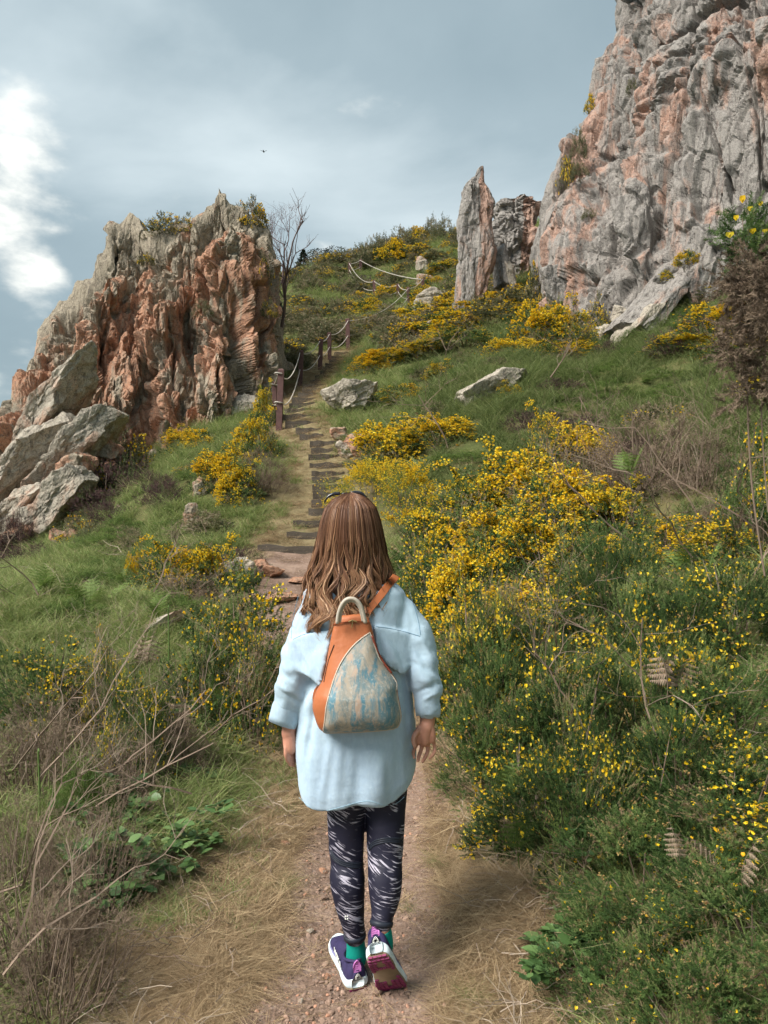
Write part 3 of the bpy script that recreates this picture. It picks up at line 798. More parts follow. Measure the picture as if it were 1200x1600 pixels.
def rings(g, rows, nseg=48, pw=.85, closed=True):
    """rows: (cx, cy, z or array, halfwidth, halfdepth)"""
    a = np.arange(nseg) / nseg * 2 * np.pi
    ex = np.sign(np.cos(a)) * np.abs(np.cos(a)) ** pw; ey = np.sign(np.sin(a)) * np.abs(np.sin(a)) ** pw
    V = [np.stack([r[0] + r[3] * ex, r[1] + r[4] * ey, np.broadcast_to(r[2], (nseg,)) * 1.0], 1) for r in rows]
    V = np.array(V); n = len(V)
    fs = [gridfaces(n, nseg, True)]
    if closed: fs += [np.arange(nseg)[None, ::-1].copy(), ((n - 1) * nseg + np.arange(nseg))[None]]
    g.add(V.reshape(-1, 3), fs)

YB = 2.52
ROOT = np.array([-.11, 2.5, gz(-.11, 2.5)])
print('ground under walker', ROOT)
ROOTM = Matrix.Translation(Vector(-ROOT))
person = empty('person', ROOT, 'woman in a light blue denim shirt and dark patterned leggings walking up the path', 'person')
def child(name, me, mat, parent=None, **k):
    me.transform(ROOTM)
    return obj(name, me, mat, parent or person, **k)
def q(u, v, Y, r=None):
    p = pt(u, v, Y)
    return tuple(p) if r is None else (*p, r)

# ---- body -------------------------------------------------------
m = MT('skin'); c = m.coord()
m.bsdf(m.mix(m.noise(c, 22, 4), (.46, .20, .13), (.60, .30, .21)), .5, m.bump(m.noise(c, 300, 2), .15, .001), .4)
M_SKIN = m.m
g = Geo()
HC = pt(548, 822, 2.53)
ellip(g, HC + (0, 0, .012), (.074, .092, .098)); ellip(g, HC + (0, .035, -.055), (.055, .062, .062)); ellip(g, HC + (0, -.02, .0), (.072, .08, .085))
limb(g, [(*(HC + (0, .098, .0)), .008), (*(HC + (0, .108, -.022)), .012)])                     # nose
limb(g, [(*(HC + (-.018, .09, -.055)), .007), (*(HC + (0, .095, -.056)), .008), (*(HC + (.018, .09, -.055)), .007)])   # lips
for s in (-1, 1): ellip(g, HC + (s * .076, .005, -.012), (.009, .018, .028))                   # ears
limb(g, [(*(HC + (0, -.01, -.06)), .052), (*(HC + (0, -.015, -.13)), .055), (*(HC + (0, -.02, -.19)), .09)])
rings(g, [(HC[0] + .002 * k, YB, z, w, d) for k, (z, w, d) in enumerate(((1.36, .12, .075), (1.31, .17, .09), (1.2, .165, .10), (1.05, .14, .095), (.95, .155, .105), (.82, .17, .11), (.76, .12, .1)))])
limb(g, [q(512, 945, YB, .04), q(480, 1000, 2.50, .036), q(464, 1055, 2.475, .034), q(454, 1100, 2.49, .031), q(452, 1135, 2.50, .025), q(451, 1146, 2.50, .025)])
limb(g, [q(600, 950, YB + .02, .034), q(638, 1000, 2.50, .034), q(660, 1055, 2.47, .032), q(667, 1095, 2.46, .030), q(668, 1122, 2.46, .026), q(667, 1134, 2.455, .025)])
limb(g, [q(560, 1180, YB, .08), q(541, 1260, YB, .050), q(542, 1345, 2.515, .042), q(543, 1385, 2.49, .044), q(551, 1440, 2.485, .030), q(555, 1464, 2.49, .0275), (-.094, 2.50, .09, .027)])
limb(g, [(-.094, 2.495, .07, .024), (-.11, 2.54, .06, .022), (-.135, 2.60, .048, .014)])
limb(g, [q(595, 1180, YB, .08), q(602, 1260, 2.515, .050), q(601.5, 1345, 2.475, .042), q(602, 1378, 2.44, .043), q(598, 1427, 2.40, .030), q(596, 1448, 2.385, .028), q(598, 1462, 2.39, .027)])
limb(g, [q(598, 1460, 2.39, .022), q(602, 1475, 2.40, .018)])
# right hand, palm turned back, fingers curled
Yh = 2.45
limb(g, [q(666, 1136, Yh, .024), q(664, 1148, Yh, .022), q(664, 1157, Yh, .02)], 12)
limb(g, [q(672, 1138, Yh, .016), q(674, 1149, Yh, .016), q(675, 1156, Yh, .013)], 12)
limb(g, [q(657, 1139, Yh, .016), q(655, 1149, Yh, .016), q(654.5, 1157, Yh, .013)], 12)
for (u0, v0, u1, v1, u2, v2, u3, v3, r) in ((652.5, 1160, 648, 1169, 646, 1177, 647.5, 1184, .0066), (660.5, 1161, 657.5, 1173, 654.5, 1182, 653, 1189, .007), (669, 1161, 668, 1175, 664, 1184, 660.5, 1190, .007), (677.5, 1158, 679.5, 1171, 676, 1180, 671, 1185, .0064)):
    limb(g, [q(u0, v0, Yh + .012, r * 1.1), q(u1, v1, Yh + .008, r), q(u2, v2, Yh - .012, r * .95), q(u3, v3, Yh - .03, r * .8)], 10)
limb(g, [q(657, 1138, Yh, .012), q(649, 1147, Yh - .022, .0095), q(646, 1157, Yh - .036, .0082), q(648, 1166, Yh - .042, .0068)], 10)
# left hand, partly behind the hem
Yl = 2.5
limb(g, [q(452, 1146, Yl, .023), q(453, 1160, Yl, .025), q(454, 1168, Yl, .024)], 12)
limb(g, [q(458, 1148, Yl + .02, .018), q(460, 1160, Yl + .02, .019), q(461, 1168, Yl + .02, .016)], 12)
for (u0, v0, u1, v1, u2, v2, r, dy) in ((447, 1168, 447, 1180, 450, 1190, .0082, -.015), (451, 1170, 451, 1184, 454, 1195, .0088, -.003), (456, 1170, 456, 1185, 459, 1196, .0088, .012), (460, 1169, 461, 1181, 463, 1190, .008, .026)):
    limb(g, [q(u0, v0, Yl + dy, r * 1.1), q(u1, v1, Yl + dy, r), q(u2, v2, Yl + dy + .012, r * .8)], 10)
limb(g, [q(458, 1148, Yl + .03, .012), q(464, 1160, Yl + .045, .0105), q(465, 1172, Yl + .045, .008)], 10)
child('body', remesh(g, .0031, 3, 'body'), M_SKIN)
for s in (-1, 1):
    e_ = Geo(); ellip(e_, HC + (s * .031, .083, .004), (.012, .009, .009), sub=3)
    child('eye', e_.mesh('eye', True), plain('eye_white', (.7, .7, .68), .2))

# ---- shirt ------------------------------------------------------
def px(u, Y=YB): return (u - 600) / F * Y
def pz(v, Y=YB): return CAMZ + (800 - v) / F * Y
g = Geo()
hem_u = [455, 463, 472, 487, 505, 530, 558, 578, 600, 618, 632, 641, 650]
hem_v = [1222, 1238, 1256, 1267, 1271, 1266, 1258, 1256, 1263, 1261, 1250, 1236, 1222]
rows = []
for (v, l, r, d) in ((900, 520, 596, .06), (906, 500, 605, .08), (914, 483, 622, .10), (925, 474, 633, .115), (945, 470, 640, .125), (980, 470, 642, .13), (1020, 472, 642, .135), (1060, 473, 640, .14), (1100, 468, 643, .145), (1140, 464, 647, .15), (1180, 460.5, 648, .155)):
    rows.append((px((l + r) / 2), YB + .01, pz(v, YB - .13 * min(1, max(0, (v - 905) / 200))), px(r) / 2 - px(l) / 2, d))
nseg = 64; a = np.arange(nseg) / nseg * 2 * np.pi; ex = np.sign(np.cos(a)) * np.abs(np.cos(a)) ** .85
for f_, l, r, d in ((.4, 460, 648, .155), (.75, 461, 646.5, .155), (1.0, 463, 643, .15)):
    uu = (l + r) / 2 + (r - l) / 2 * ex
    vh = np.interp(uu, hem_u, hem_v)
    rows.append((px((l + r) / 2), YB + .01, pz(1180 + (vh - 1180) * f_, YB - .13), px(r) / 2 - px(l) / 2, d))
rows.append((rows[-1][0], rows[-1][1], rows[-1][2] - .002, rows[-1][3] * .96, rows[-1][4] * .94))
rings(g, rows, nseg, .85)
limb(g, [q(504, 937, YB, .050), q(486, 968, 2.51, .060), q(473, 1010, 2.49, .061), q(462, 1050, 2.47, .060), q(454, 1085, 2.48, .053), q(446, 1112, 2.5, .044)], 28)
limb(g, [q(606, 936, YB, .052), q(632, 968, 2.51, .062), q(651, 1010, 2.49, .064), q(661, 1048, 2.47, .060), q(667, 1080, 2.46, .050), q(668, 1104, 2.46, .040)], 28)
# yoke folds hanging over the back, pulled by the straps
def slab(g, poly, th, yfun):
    poly = np.array(poly, float); n = len(poly)
    yf = np.array([yfun(*p) for p in poly])
    Fp = np.array([pt(p[0], p[1], y) for p, y in zip(poly, yf)]); Bp = Fp + np.array([0, th, 0])
    c0, c1 = Fp.mean(0), Bp.mean(0)
    V = np.vstack([Fp, Bp, [c0], [c1]])
    k = np.arange(n); k2 = (k + 1) % n
    g.add(V, [np.stack([k, k2, np.full(n, 2 * n)], 1), np.stack([k2 + n, k + n, np.full(n, 2 * n + 1)], 1), np.stack([k, k + n, k2 + n, k2], 1)])
slab(g, [(452, 1000), (480, 990), (520, 985), (512, 1020), (500, 1072), (478, 1058), (452, 1044)], .05, lambda u, v: 2.388 + .0009 * abs(u - 510) - .00035 * (v - 985))
slab(g, [(585, 978), (620, 985), (662, 994), (660, 1008), (645, 1032), (630, 1056), (612, 1046), (590, 1020)], .05, lambda u, v: 2.384 + .0011 * abs(u - 590) - .00035 * (v - 985))
sh = remesh(g, .006, 3, 'shirt', .5)
V = mv(sh); N = mn(sh)
U_ = V[:, 0] / V[:, 1] * F + 600; Vv = 800 - (V[:, 2] - CAMZ) / V[:, 1] * F
arm = np.clip((np.abs(U_ - 556) - 85) / 18, 0, 1) * (Vv < 1125)
fold = .010 * (fbm(np.stack([V[:, 0] * 9, V[:, 1] * 5, V[:, 2] * 2.2], 1), 31, 3)) * (1 - arm)
fold += .015 * fbm(np.stack([V[:, 0] * 14 + V[:, 2] * 7, V[:, 1] * 9, V[:, 2] * 15], 1), 37, 3) * arm
# pulls running from the bag straps down and outwards, and soft vertical falls under the bag
low = np.clip((Vv - 1120) / 80, 0, 1)
fold += low * (.007 * np.sin((U_ - 560) / 11 + np.sin((Vv) / 40)) * np.exp(-((U_ - 545) / 60) ** 2) + .006 * np.sin((U_ - 478) / 9 + Vv / 90))
fold += .005 * np.sin((U_ * .8 + Vv) / 9) * np.exp(-((U_ - 480) / 20) ** 2) * np.exp(-((Vv - 1090) / 45) ** 2)
for (u0, v0, u1, v1, w_, A_) in ((453, 1050, 500, 1078, 5, -.010), (470, 1010, 498, 1066, 5, .006), (462, 1008, 480, 1050, 4, -.005), (438, 1052, 484, 1078, 4, -.006), (434, 1070, 474, 1092, 4, .006), (440, 1082, 470, 1100, 3.5, -.005), (446, 990, 452, 1042, 5, -.005),
        (690, 1066, 648, 1084, 4, -.007), (640, 1034, 686, 1052, 4.5, -.006), (656, 1000, 682, 1036, 5, .005), (688, 1080, 655, 1098, 3.5, .005), (646, 1006, 668, 1044, 4, -.005), (497, 1078, 480, 1180, 5, -.007), (488, 1080, 470, 1200, 5, .006), (470, 1128, 466, 1222, 4, -.004),
        (632, 1060, 641, 1180, 5, -.007), (626, 1150, 634, 1230, 6, .004), (542, 1156, 535, 1250, 8, -.005), (602, 1152, 608, 1255, 8, -.005), (572, 1160, 574, 1250, 9, .004), (517, 1158, 500, 1262, 6, .005), (612, 1040, 636, 1058, 4, -.006), (600, 1000, 628, 1050, 5, .005), (590, 990, 600, 1030, 4, -.004), (632, 925, 648, 990, 7, -.004), (470, 930, 458, 990, 6, -.004)):
    ax, ay = u1 - u0, v1 - v0; t_ = np.clip(((U_ - u0) * ax + (Vv - v0) * ay) / (ax * ax + ay * ay), 0, 1)
    dd = np.hypot(U_ - u0 - t_ * ax, Vv - v0 - t_ * ay) + 2.2 * vnoise(V * 30, int(u0))
    fold += A_ * np.exp(-(dd / w_) ** 2) * np.sin(np.pi * np.clip(t_ * .9 + .05, 0, 1)) ** .6 * (N[:, 1] < .3)
setv(sh, V + N * fold[:, None])
m = MT('denim'); c = m.coord()
wv = m.n('ShaderNodeTexWave', wave_type='BANDS', bands_direction='DIAGONAL'); m.l(c, wv.inputs[0]); wv.inputs['Scale'].default_value = 260; wv.inputs['Distortion'].default_value = 2
base = m.mix(m.noise(m.coord((1, 1, .35)), 9, 6, .65), (.32, .445, .58), (.46, .575, .69))
base = m.mix(m.math('MULTIPLY', m.rampf(m.noise(m.coord((1, 1, .5)), 120, 2), .4, .7), .22), base, (.56, .68, .76))
base = m.mix(m.math('MULTIPLY', m.rampf(m.noise(m.coord((1, 1, .6)), 3.4, 4, .6), .45, .65), .5), base, (.45, .61, .69))
m.bsdf(base, .9, m.bump(wv.outputs[1], .3, .0012, m.bump(m.noise(c, 12, 5, .6), .5, .010)), .15, sheen=.15)
M_DENIM = m.m
shirt = child('shirt', sh, M_DENIM)
SB = BVHTree.FromPolygons([tuple(v) for v in mv(sh) + ROOT], [tuple(p.vertices) for p in sh.polygons])
def onshirt(u, v, off=.001):
    d = Vector(((u - 600) / F, 1, (800 - v) / F)).normalized()
    r = SB.ray_cast(Vector((0, 0, CAMZ)), d)
    if r[0] is None: return pt(u, v, 2.45)
    return np.array(r[0]) - np.array(d) * off
M_SEAM = plain('denim_seam', (.13, .24, .34), .9)
M_SEAM2 = plain('denim_edge', (.33, .50, .60), .9)
def seam(pts, r, mat, name='seam', n=40, off=.0006):
    P = smoothline(np.array(pts, float), n)
    W = np.array([onshirt(a_, b_, off) for a_, b_ in P])
    W = W[np.argsort(np.arange(len(W)))]
    t = Geo(); t.add(*tube(W, r, 5)); child(name, t.mesh(name, True), mat, shirt)
seam([(458, 999), (476, 991), (500, 986), (515, 984)], .0011, M_SEAM)
seam([(588, 979), (610, 982), (635, 988), (656, 994)], .0011, M_SEAM)
seam([(466, 932), (460, 955), (456, 978), (455, 998)], .0008, M_SEAM)
seam([(640, 925), (648, 950), (654, 972), (657, 992)], .0008, M_SEAM)
seam([(467, 1246), (487, 1263), (505, 1267), (530, 1262), (558, 1254), (578, 1252), (600, 1258), (618, 1256), (632, 1245)], .0008, M_SEAM2)
for rows_, nm in (([q(450, 1096, 2.49), q(445, 1118, 2.5), q(442, 1127, 2.502)], 'left'), ([q(667.5, 1092, 2.46), q(668, 1108, 2.46), q(668, 1116, 2.46)], 'right')):
    A, B, C_ = [np.array(p) for p in rows_]
    rad = .050 if nm == 'left' else .041
    prof = [(A, rad - .004), (A * .7 + B * .3, rad), (B, rad + .001), (C_, rad - .001), (C_ + (0, 0, .001), rad - .006), (B, rad - .008), (A, rad - .012)]
    t = Geo(); P = np.array([p for p, _ in prof]); ax = (C_ - A) / np.linalg.norm(C_ - A)
    A1 = np.cross(ax, (0, 1, 0)); A1 /= np.linalg.norm(A1); A2 = np.cross(ax, A1)
    th = np.arange(28) / 28 * 2 * np.pi
    rv = 1 + .05 * np.sin(th * 3 + 1) + .03 * np.sin(th * 5)
    V = np.array([p + r_ * (rv * np.cos(th))[:, None] * A1 + r_ * (rv * np.sin(th))[:, None] * A2 + (ax * .006 * np.sin(th * 2 + 1)[:, None]) for p, r_ in prof])
    t.add(V.reshape(-1, 3), [gridfaces(len(prof), 28, True)])
    child('cuff', t.mesh('cuff', True), M_DENIM, shirt)

# ---- leggings ---------------------------------------------------
g = Geo()
limb(g, [q(556, 1190, YB, .10), q(543, 1230, YB, .078), q(541, 1270, YB, .066), q(541, 1320, 2.515, .0605), q(542, 1348, 2.51, .057), q(543, 1378, 2.49, .060), q(546, 1408, 2.485, .052), q(551, 1440, 2.485, .0405), q(554, 1458, 2.49, .036), q(554.5, 1462, 2.49, .036)], 28)
limb(g, [q(590, 1190, YB, .10), q(601, 1230, YB, .080), q(602.5, 1262, 2.515, .069), q(602, 1318, 2.49, .0635), q(601.5, 1345, 2.47, .0585), q(602, 1375, 2.44, .058), q(601, 1404, 2.42, .0505), q(598, 1428, 2.40, .0385), q(596, 1442, 2.39, .0355)], 28)
lg = remesh(g, .005, 5, 'leggings')
V = mv(lg); N = mn(lg)
setv(lg, V + N * (.0016 * fbm(V * np.array([16, 16, 34]), 5, 3))[:, None])
m = MT('brushed_print'); c0 = m.coord()
def strokes(rot, scale, off, lo, hi):
    mpn = m.n('ShaderNodeMapping'); m.l(m.coord((1, 1, 1), rot), mpn.inputs[0])
    mpn.inputs['Scale'].default_value = scale; mpn.inputs['Location'].default_value = off
    return m.rampf(m.noise(mpn.outputs[0], 1, 3, .5, .2), lo, hi)
s1 = strokes((0, R(58), 0), (190, 8, 13), (0, 0, 0), .56, .60)
s2 = strokes((0, R(78), 0), (200, 8, 12), (3, 2, 5), .57, .61)
mk1 = m.rampf(m.noise(m.coord((1, .3, 1)), 13, 2), .47, .56)
mk2 = m.rampf(m.noise(m.coord((1, .3, 1), (0, .4, 0)), 10, 2), .50, .60)
fac = m.math('MAXIMUM', m.math('MULTIPLY', s1, mk1), m.math('MULTIPLY', s2, mk2))
base = m.mix(m.noise(c0, 5), (.008, .008, .02), (.018, .017, .036))
base = m.mix(m.math('MULTIPLY', fac, .85), base, (.50, .47, .56))
m.bsdf(base, .62, m.bump(m.noise(c0, 60, 3), .15, .002), .3)
legs = child('leggings', lg, m.m)
LB = BVHTree.FromPolygons([tuple(v) for v in mv(lg) + ROOT], [tuple(p.vertices) for p in lg.polygons])
def onleg(u, v, off=.0006):
    d = Vector(((u - 600) / F, 1, (800 - v) / F)).normalized()
    r = LB.ray_cast(Vector((0, 0, CAMZ)), d)
    return (np.array(r[0]) - np.array(d) * off) if r[0] is not None else None
M_BAND = plain('legging_band', (.018, .022, .034), .5)
for pts in ([(517.5, 1332), (524, 1342), (536, 1349), (552, 1352), (567, 1352)], [(577, 1325), (586, 1317), (602, 1313), (618, 1313), (628, 1314)]):
    for dv in (-3, 0, 3):
        P = [onleg(a_, b_ + dv, .0) for a_, b_ in smoothline(pts, 26)]; P = [p for p in P if p is not None]
        t = Geo(); t.add(*tube(P, .0036, 6)); child('seam_band', t.mesh('seam_band', True), M_BAND, legs)
M_MARK = plain('pale_print', (.75, .76, .7), .5)
t = Geo()
for du, dv in ((-1.7, -1.9), (1.5, -2.2), (-1.6, 2.0), (1.7, 1.8)):
    p = onleg(541.5 + du, 1434 + dv, .001)
    if p is not None: ellip(t, p, (.0028, .0012, .0030), sub=2)
child('printed_mark', t.mesh('printed_mark', True), M_MARK, legs)
# hems
for rows_ in ((q(554, 1458, 2.49), q(554.5, 1466, 2.49), .0385), (q(596.5, 1438, 2.392), q(595.5, 1447, 2.386), .0378)):
    t = Geo(); t.add(*tube([rows_[0], (np.array(rows_[0]) + rows_[1]) / 2, rows_[1]], [rows_[2], rows_[2] + .0008, rows_[2] - .001], 26)); child('hem', t.mesh('hem', True), M_BAND, legs)

# ---- shoes ------------------------------------------------------
M_NAVY = plain('navy_knit', (.035, .028, .085), .75, bumps=(400, .3), var=.4, vscale=60)
M_LILAC = plain('lilac_mesh', (.22, .22, .40), .8, bumps=(500, .4))
M_FOAM = plain('pale_foam', (.66, .76, .80), .6, var=.1, bumps=(120, .2))
M_RUBBER = plain('berry_rubber', (.20, .025, .09), .6, var=.35, vscale=90)
M_DUSTY = plain('dusty_midfoot', (.22, .16, .10), .9, var=.3)
M_TAB = plain('pink_tab', (.50, .17, .46), .7)
M_TEAL = plain('teal_sock', (.0, .24, .19), .9, bumps=(300, .4))
M_INK = plain('dark_stripe', (.02, .02, .05), .6)
Ls = .27
def hw(y): return np.interp(y, [0, .004, .014, .05, .10, .15, .19, .22, .245, .26, .268, .27], [.017, .026, .034, .038, .036, .042, .048, .047, .039, .027, .012, .004])
def hx(y): return np.interp(y, [0, .08, .2, .27], [0, .002, -.003, .006])          # slight inward curve of the last
def rocker(y): return .016 * np.clip((y - .19) / .08, 0, 1) ** 2 + .010 * np.clip((.04 - y) / .04, 0, 1) ** 2
def make_shoe(side):
    parts = {}
    ysv = np.concatenate([[0, .002, .006, .012], np.linspace(.02, .25, 34), [.257, .263, .267, .27]])
    a = np.linspace(0, 2 * np.pi, 33)[:-1]
    # midsole
    G = Geo(); V = []
    for y in ysv:
        w = hw(y) + .005; zt = rocker(y) + np.interp(y, [0, .06, .2, .27], [.038, .037, .034, .030]); zb = rocker(y) + .004
        bulge = np.abs(np.sin(a)) ** .5
        ca = np.sign(np.cos(a)) * np.abs(np.cos(a)) ** .45; sa = np.sign(np.sin(a)) * np.abs(np.sin(a)) ** .6
        V.append(np.stack([hx(y) * side + w * ca, np.full(32, y), (zt + zb) / 2 + (zt - zb) / 2 * sa], 1))
    G.add(np.array(V).reshape(-1, 3), [gridfaces(len(ysv), 32, True), np.arange(32)[None, ::-1].copy(), ((len(ysv) - 1) * 32 + np.arange(32))[None]])
    parts['midsole'] = (G, M_FOAM)
    # outsole: base sheet and lugs
    G = Geo(); V = []
    for y in ysv:
        w = hw(y) + .002; zb = rocker(y)
        V.append([(hx(y) * side - w, y, zb), (hx(y) * side + w, y, zb), (hx(y) * side + w, y, zb + .006), (hx(y) * side - w, y, zb + .006)])
    G.add(np.array(V).reshape(-1, 3), [gridfaces(len(ysv), 4, True), np.array([[3, 2, 1, 0]]), np.array([[0, 1, 2, 3]]) + (len(ysv) - 1) * 4])
    parts['midfoot'] = (G, M_DUSTY)
    G = Geo()
    for iy, y in enumerate(np.arange(.008, .264, .0128)):
        w = hw(y) + .001
        k = max(2, int(w * 2 / .0125))
        for j in range(k):
            f = (j + .5) / k * 2 - 1
            if .075 < y < .165 and abs(f) < .62 + .3 * np.sin((y - .075) / .09 * np.pi): continue
            if .165 <= y < .2 and abs(f) < .25: continue
            if y < .07 and abs(f) < .28 and y > .03: continue
            cx = hx(y) * side + f * w; s = w / k * .86; z0 = rocker(y) - .0035
            bx_ = np.array([[-s, -.0052, 0], [s, -.0052, 0], [s * .9, .0052, 0], [-s * .9, .0052, 0], [-s, -.0052, .006], [s, -.0052, .006], [s, .0052, .006], [-s, .0052, .006]]) + [cx, y, z0]
            G.add(bx_, np.array([[0, 3, 2, 1], [4, 5, 6, 7], [0, 1, 5, 4], [1, 2, 6, 5], [2, 3, 7, 6], [3, 0, 4, 7]]))
    parts['outsole'] = (G, M_RUBBER)
    # upper
    def upper(lo, hi, infl, top_f=1.0):
        G = Geo(); V = []
        yy = [y for y in ysv if lo <= y <= hi]
        for y in yy:
            w = hw(y) - .001 + infl; zb = rocker(y) + .028
            zt = np.interp(y, [0, .004, .02, .05, .085, .11, .15, .2, .24, .262, .27], [.062, .088, .098, .086, .080, .092, .080, .062, .052, .042, .034]) * top_f + infl
            cs = np.cos(a[:17] if False else np.linspace(0, np.pi, 21)); sn = np.sin(np.linspace(0, np.pi, 21))
            narrow = np.interp(y, [0, .05, .12, .2], [.72, .66, .55, .8])
            hh = np.abs(sn) ** .62
            X_ = hx(y) * side + w * np.sign(cs) * np.abs(cs) ** .6 * (1 - (1 - narrow) * hh ** 2)
            V.append(np.stack([X_, np.full(21, y + .0), zb + (zt - zb) * hh], 1))
        G.add(np.array(V).reshape(-1, 3), [gridfaces(len(yy), 21)[:, ::-1], np.arange(21)[None], ((len(yy) - 1) * 21 + np.arange(21))[None, ::-1].copy()])
        return G
    parts['upper'] = (upper(0, .27, 0), M_NAVY)
    parts['side_panel'] = (upper(.10, .225, .0016, .80), M_LILAC)
    G = Geo(); P = [(.0, .006, .098), (.024, .03, .094), (.031, .06, .086), (.024, .09, .086), (0, .104, .094), (-.024, .09, .086), (-.031, .06, .086), (-.024, .03, .094), (.0, .006, .098)]
    G.add(*tube(smoothline(P, 40), .0055, 8)); parts['collar'] = (G, M_NAVY)
    # heel tab with its stripes, and the small printed badge
    G = Geo(); tab = [(-.013, .066), (.013, .066), (.014, .082), (.009, .098), (.0, .107), (-.009, .098), (-.014, .082)]
    n = len(tab); f1 = np.array([(x, -.004 + (z - .066) * .05 + x * x * 30, z) for x, z in tab]); f2 = f1 + [0, .006, 0]
    G.add(np.vstack([f1, f2]), [np.arange(n)[None], (np.arange(n) + n)[None, ::-1].copy(), np.array([[k, (k + 1) % n, (k + 1) % n + n, k + n] for k in range(n)])])
    for k in range(4):
        z = .070 + k * .007; w = .011 - .0012 * k
        G.add(*tube([(-w, -.0052 + w * w * 30, z), (0, -.0055, z + .001), (w, -.0052 + w * w * 30, z)], .0011, 5))
    parts['heel_tab'] = (G, M_TAB)
    G = Geo()
    def on_heel(x, z): return (x, .0005 + x * x * 22 - .0035, z)
    for pl in ([(-.0085, .046), (-.008, .053), (-.004, .059), (0, .063), (.004, .059), (.008, .053), (.0085, .046)], [(-.004, .0465), (-.005, .052), (0, .057), (.005, .052), (.004, .0465)], [(-.0095, .0455), (-.004, .0465)], [(.004, .0465), (.0095, .0455)]):
        G.add(*tube([on_heel(*p) for p in pl], .0011, 5))
    parts['heel_badge'] = (G, M_MARK)
    G = Geo()
    G.add(*tube(smoothline([(side * -1 * (hw(y) + .0052) + hx(y) * side, y, rocker(y) + np.interp(y, [0, .06, .2, .27], [.038, .037, .034, .030]) - .002) for y in (.01, .04, .08, .13, .18, .22, .25)], 30), .0022, 5))
    parts['foxing_stripe'] = (G, M_INK)
    return parts
def text_mesh(body, size, ext):
    cu = bpy.data.curves.new('t', 'FONT'); cu.body = body; cu.size = size; cu.extrude = ext; cu.offset = size * .02
    o = bpy.data.objects.new('t', cu); COL.objects.link(o)
    dg = bpy.context.evaluated_depsgraph_get(); dg.update()
    me = bpy.data.meshes.new_from_object(o.evaluated_get(dg)); bpy.data.objects.remove(o)
    return me
def place_shoe(side, heel, toe_dir, up_dir, label):
    y = Vector(toe_dir).normalized(); z = Vector(up_dir); z = (z - y * z.dot(y)).normalized(); x = y.cross(z)
    M = Matrix(((x.x, y.x, z.x, heel[0]), (x.y, y.y, z.y, heel[1]), (x.z, y.z, z.z, heel[2]), (0, 0, 0, 1)))
    root = None
    for k, (G, mat) in make_shoe(side).items():
        me = G.mesh(k, k not in ('outsole',)); me.transform(M)
        o = child('shoe' if k == 'upper' else k, me, mat)
        if k == 'outsole': o['kind'] = 'stuff'
        if k == 'upper': root = o; o['label'] = label
        else: o['_t'] = 1
    for o in [o for o in person.children if o.get('_t')]:
        o.parent = root; del o['_t']
    if side < 0:
        me = text_mesh('HOKA', .034, .0008)
        # stand it on the outer side of the left shoe
        T = Matrix(((0, 0, -1, -.0405), (-1, 0, 0, .175), (0, 1, 0, .036), (0, 0, 0, 1)))
        me.transform(Matrix.Rotation(R(0), 4, 'Z')); me.transform(T); me.transform(M)
        child('lettering', me, M_MARK, root)
    return M
zg = gz(-.1, 2.52)
heelL = ((560 - 600) / F * 2.45, 2.45, zg + .002)
place_shoe(-1, heelL, (-math.sin(R(17)), math.cos(R(17)), .01), (-.05, 0, 1), 'shoe planted on the path, pointing to the left')
toe = pt(616, 1552, 2.43) ; toe[2] = max(toe[2], gz(toe[0], toe[1]) + .004)
hl = pt(589, 1497, 2.29)
dd = toe - hl; dd = dd / np.linalg.norm(dd)
place_shoe(1, hl, dd, (-.12, .72, .69), 'lifted shoe showing its berry coloured sole')
for rows_ in (([q(555, 1462, 2.495, .0295), q(556, 1476, 2.495, .0305), q(557, 1490, 2.50, .034), q(556, 1500, 2.51, .034)]), ([q(596.5, 1452, 2.386, .0290), q(598, 1460, 2.388, .030), q(600, 1472, 2.39, .029), q(602, 1482, 2.40, .025)])):
    t = Geo(); V, fs = tube(smoothline(np.array(rows_), 14)[:, :3], smoothline(np.array(rows_), 14)[:, 3] + .001, 20); t.add(V, fs)
    child('sock', t.mesh('sock', True), M_TEAL)

# ---- hair -------------------------------------------------------
m = MT('hair'); f = m.attr('tint')
hc_ = m.ramp(f, [(0, (.055, .022, .012)), (.35, (.17, .075, .038)), (.7, (.38, .21, .11)), (1, (.66, .45, .27))])
n_h = m.bsdf(hc_, .48, spec=.3); M_HAIR = m.m
zt_ = [1.668, 1.662, 1.645, 1.615, 1.57, 1.50, 1.44, 1.38, 1.33, 1.27, 1.22, 1.17]
wa_ = [.004, .032, .062, .086, .101, .115, .126, .143, .150, .148, .140, .125]
db_ = [.004, .034, .066, .092, .108, .112, .108, .118, .138, .150, .152, .155]
HX = pt(548, 800, 2.53)[0]
def hair_pt(phi, z, rs=1.0):
    w = np.interp(-z, -np.array(zt_), wa_); d = np.interp(-z, -np.array(zt_), db_)
    cxx = HX + np.interp(-z, -np.array(zt_), [0, 0, 0, 0, 0, .0, -.002, -.004, -.006, -.012, -.018, -.03])
    return np.stack([cxx + w * rs * np.cos(phi), 2.53 - d * rs * np.sin(phi), z], -1)
r = np.random.default_rng(5)
NSr = 7600; NP = 26
phi0 = r.uniform(R(-28), R(208), NSr)
zend = np.where(np.cos(phi0) < -.3, r.uniform(1.15, 1.28, NSr), r.uniform(1.20, 1.31, NSr)); zend = np.where(np.cos(phi0) > .45, r.uniform(1.21, 1.34, NSr), zend)
lock = np.floor(phi0 / R(4.5) + r.uniform(-.3, .3, NSr)).astype(int)
lr = np.random.default_rng(9).uniform(0, 1, (200, 6)); li = (lock % 200)
t = np.linspace(0, 1, NP)[None]
z = 1.668 + (zend[:, None] - 1.668) * (t ** 1.15)
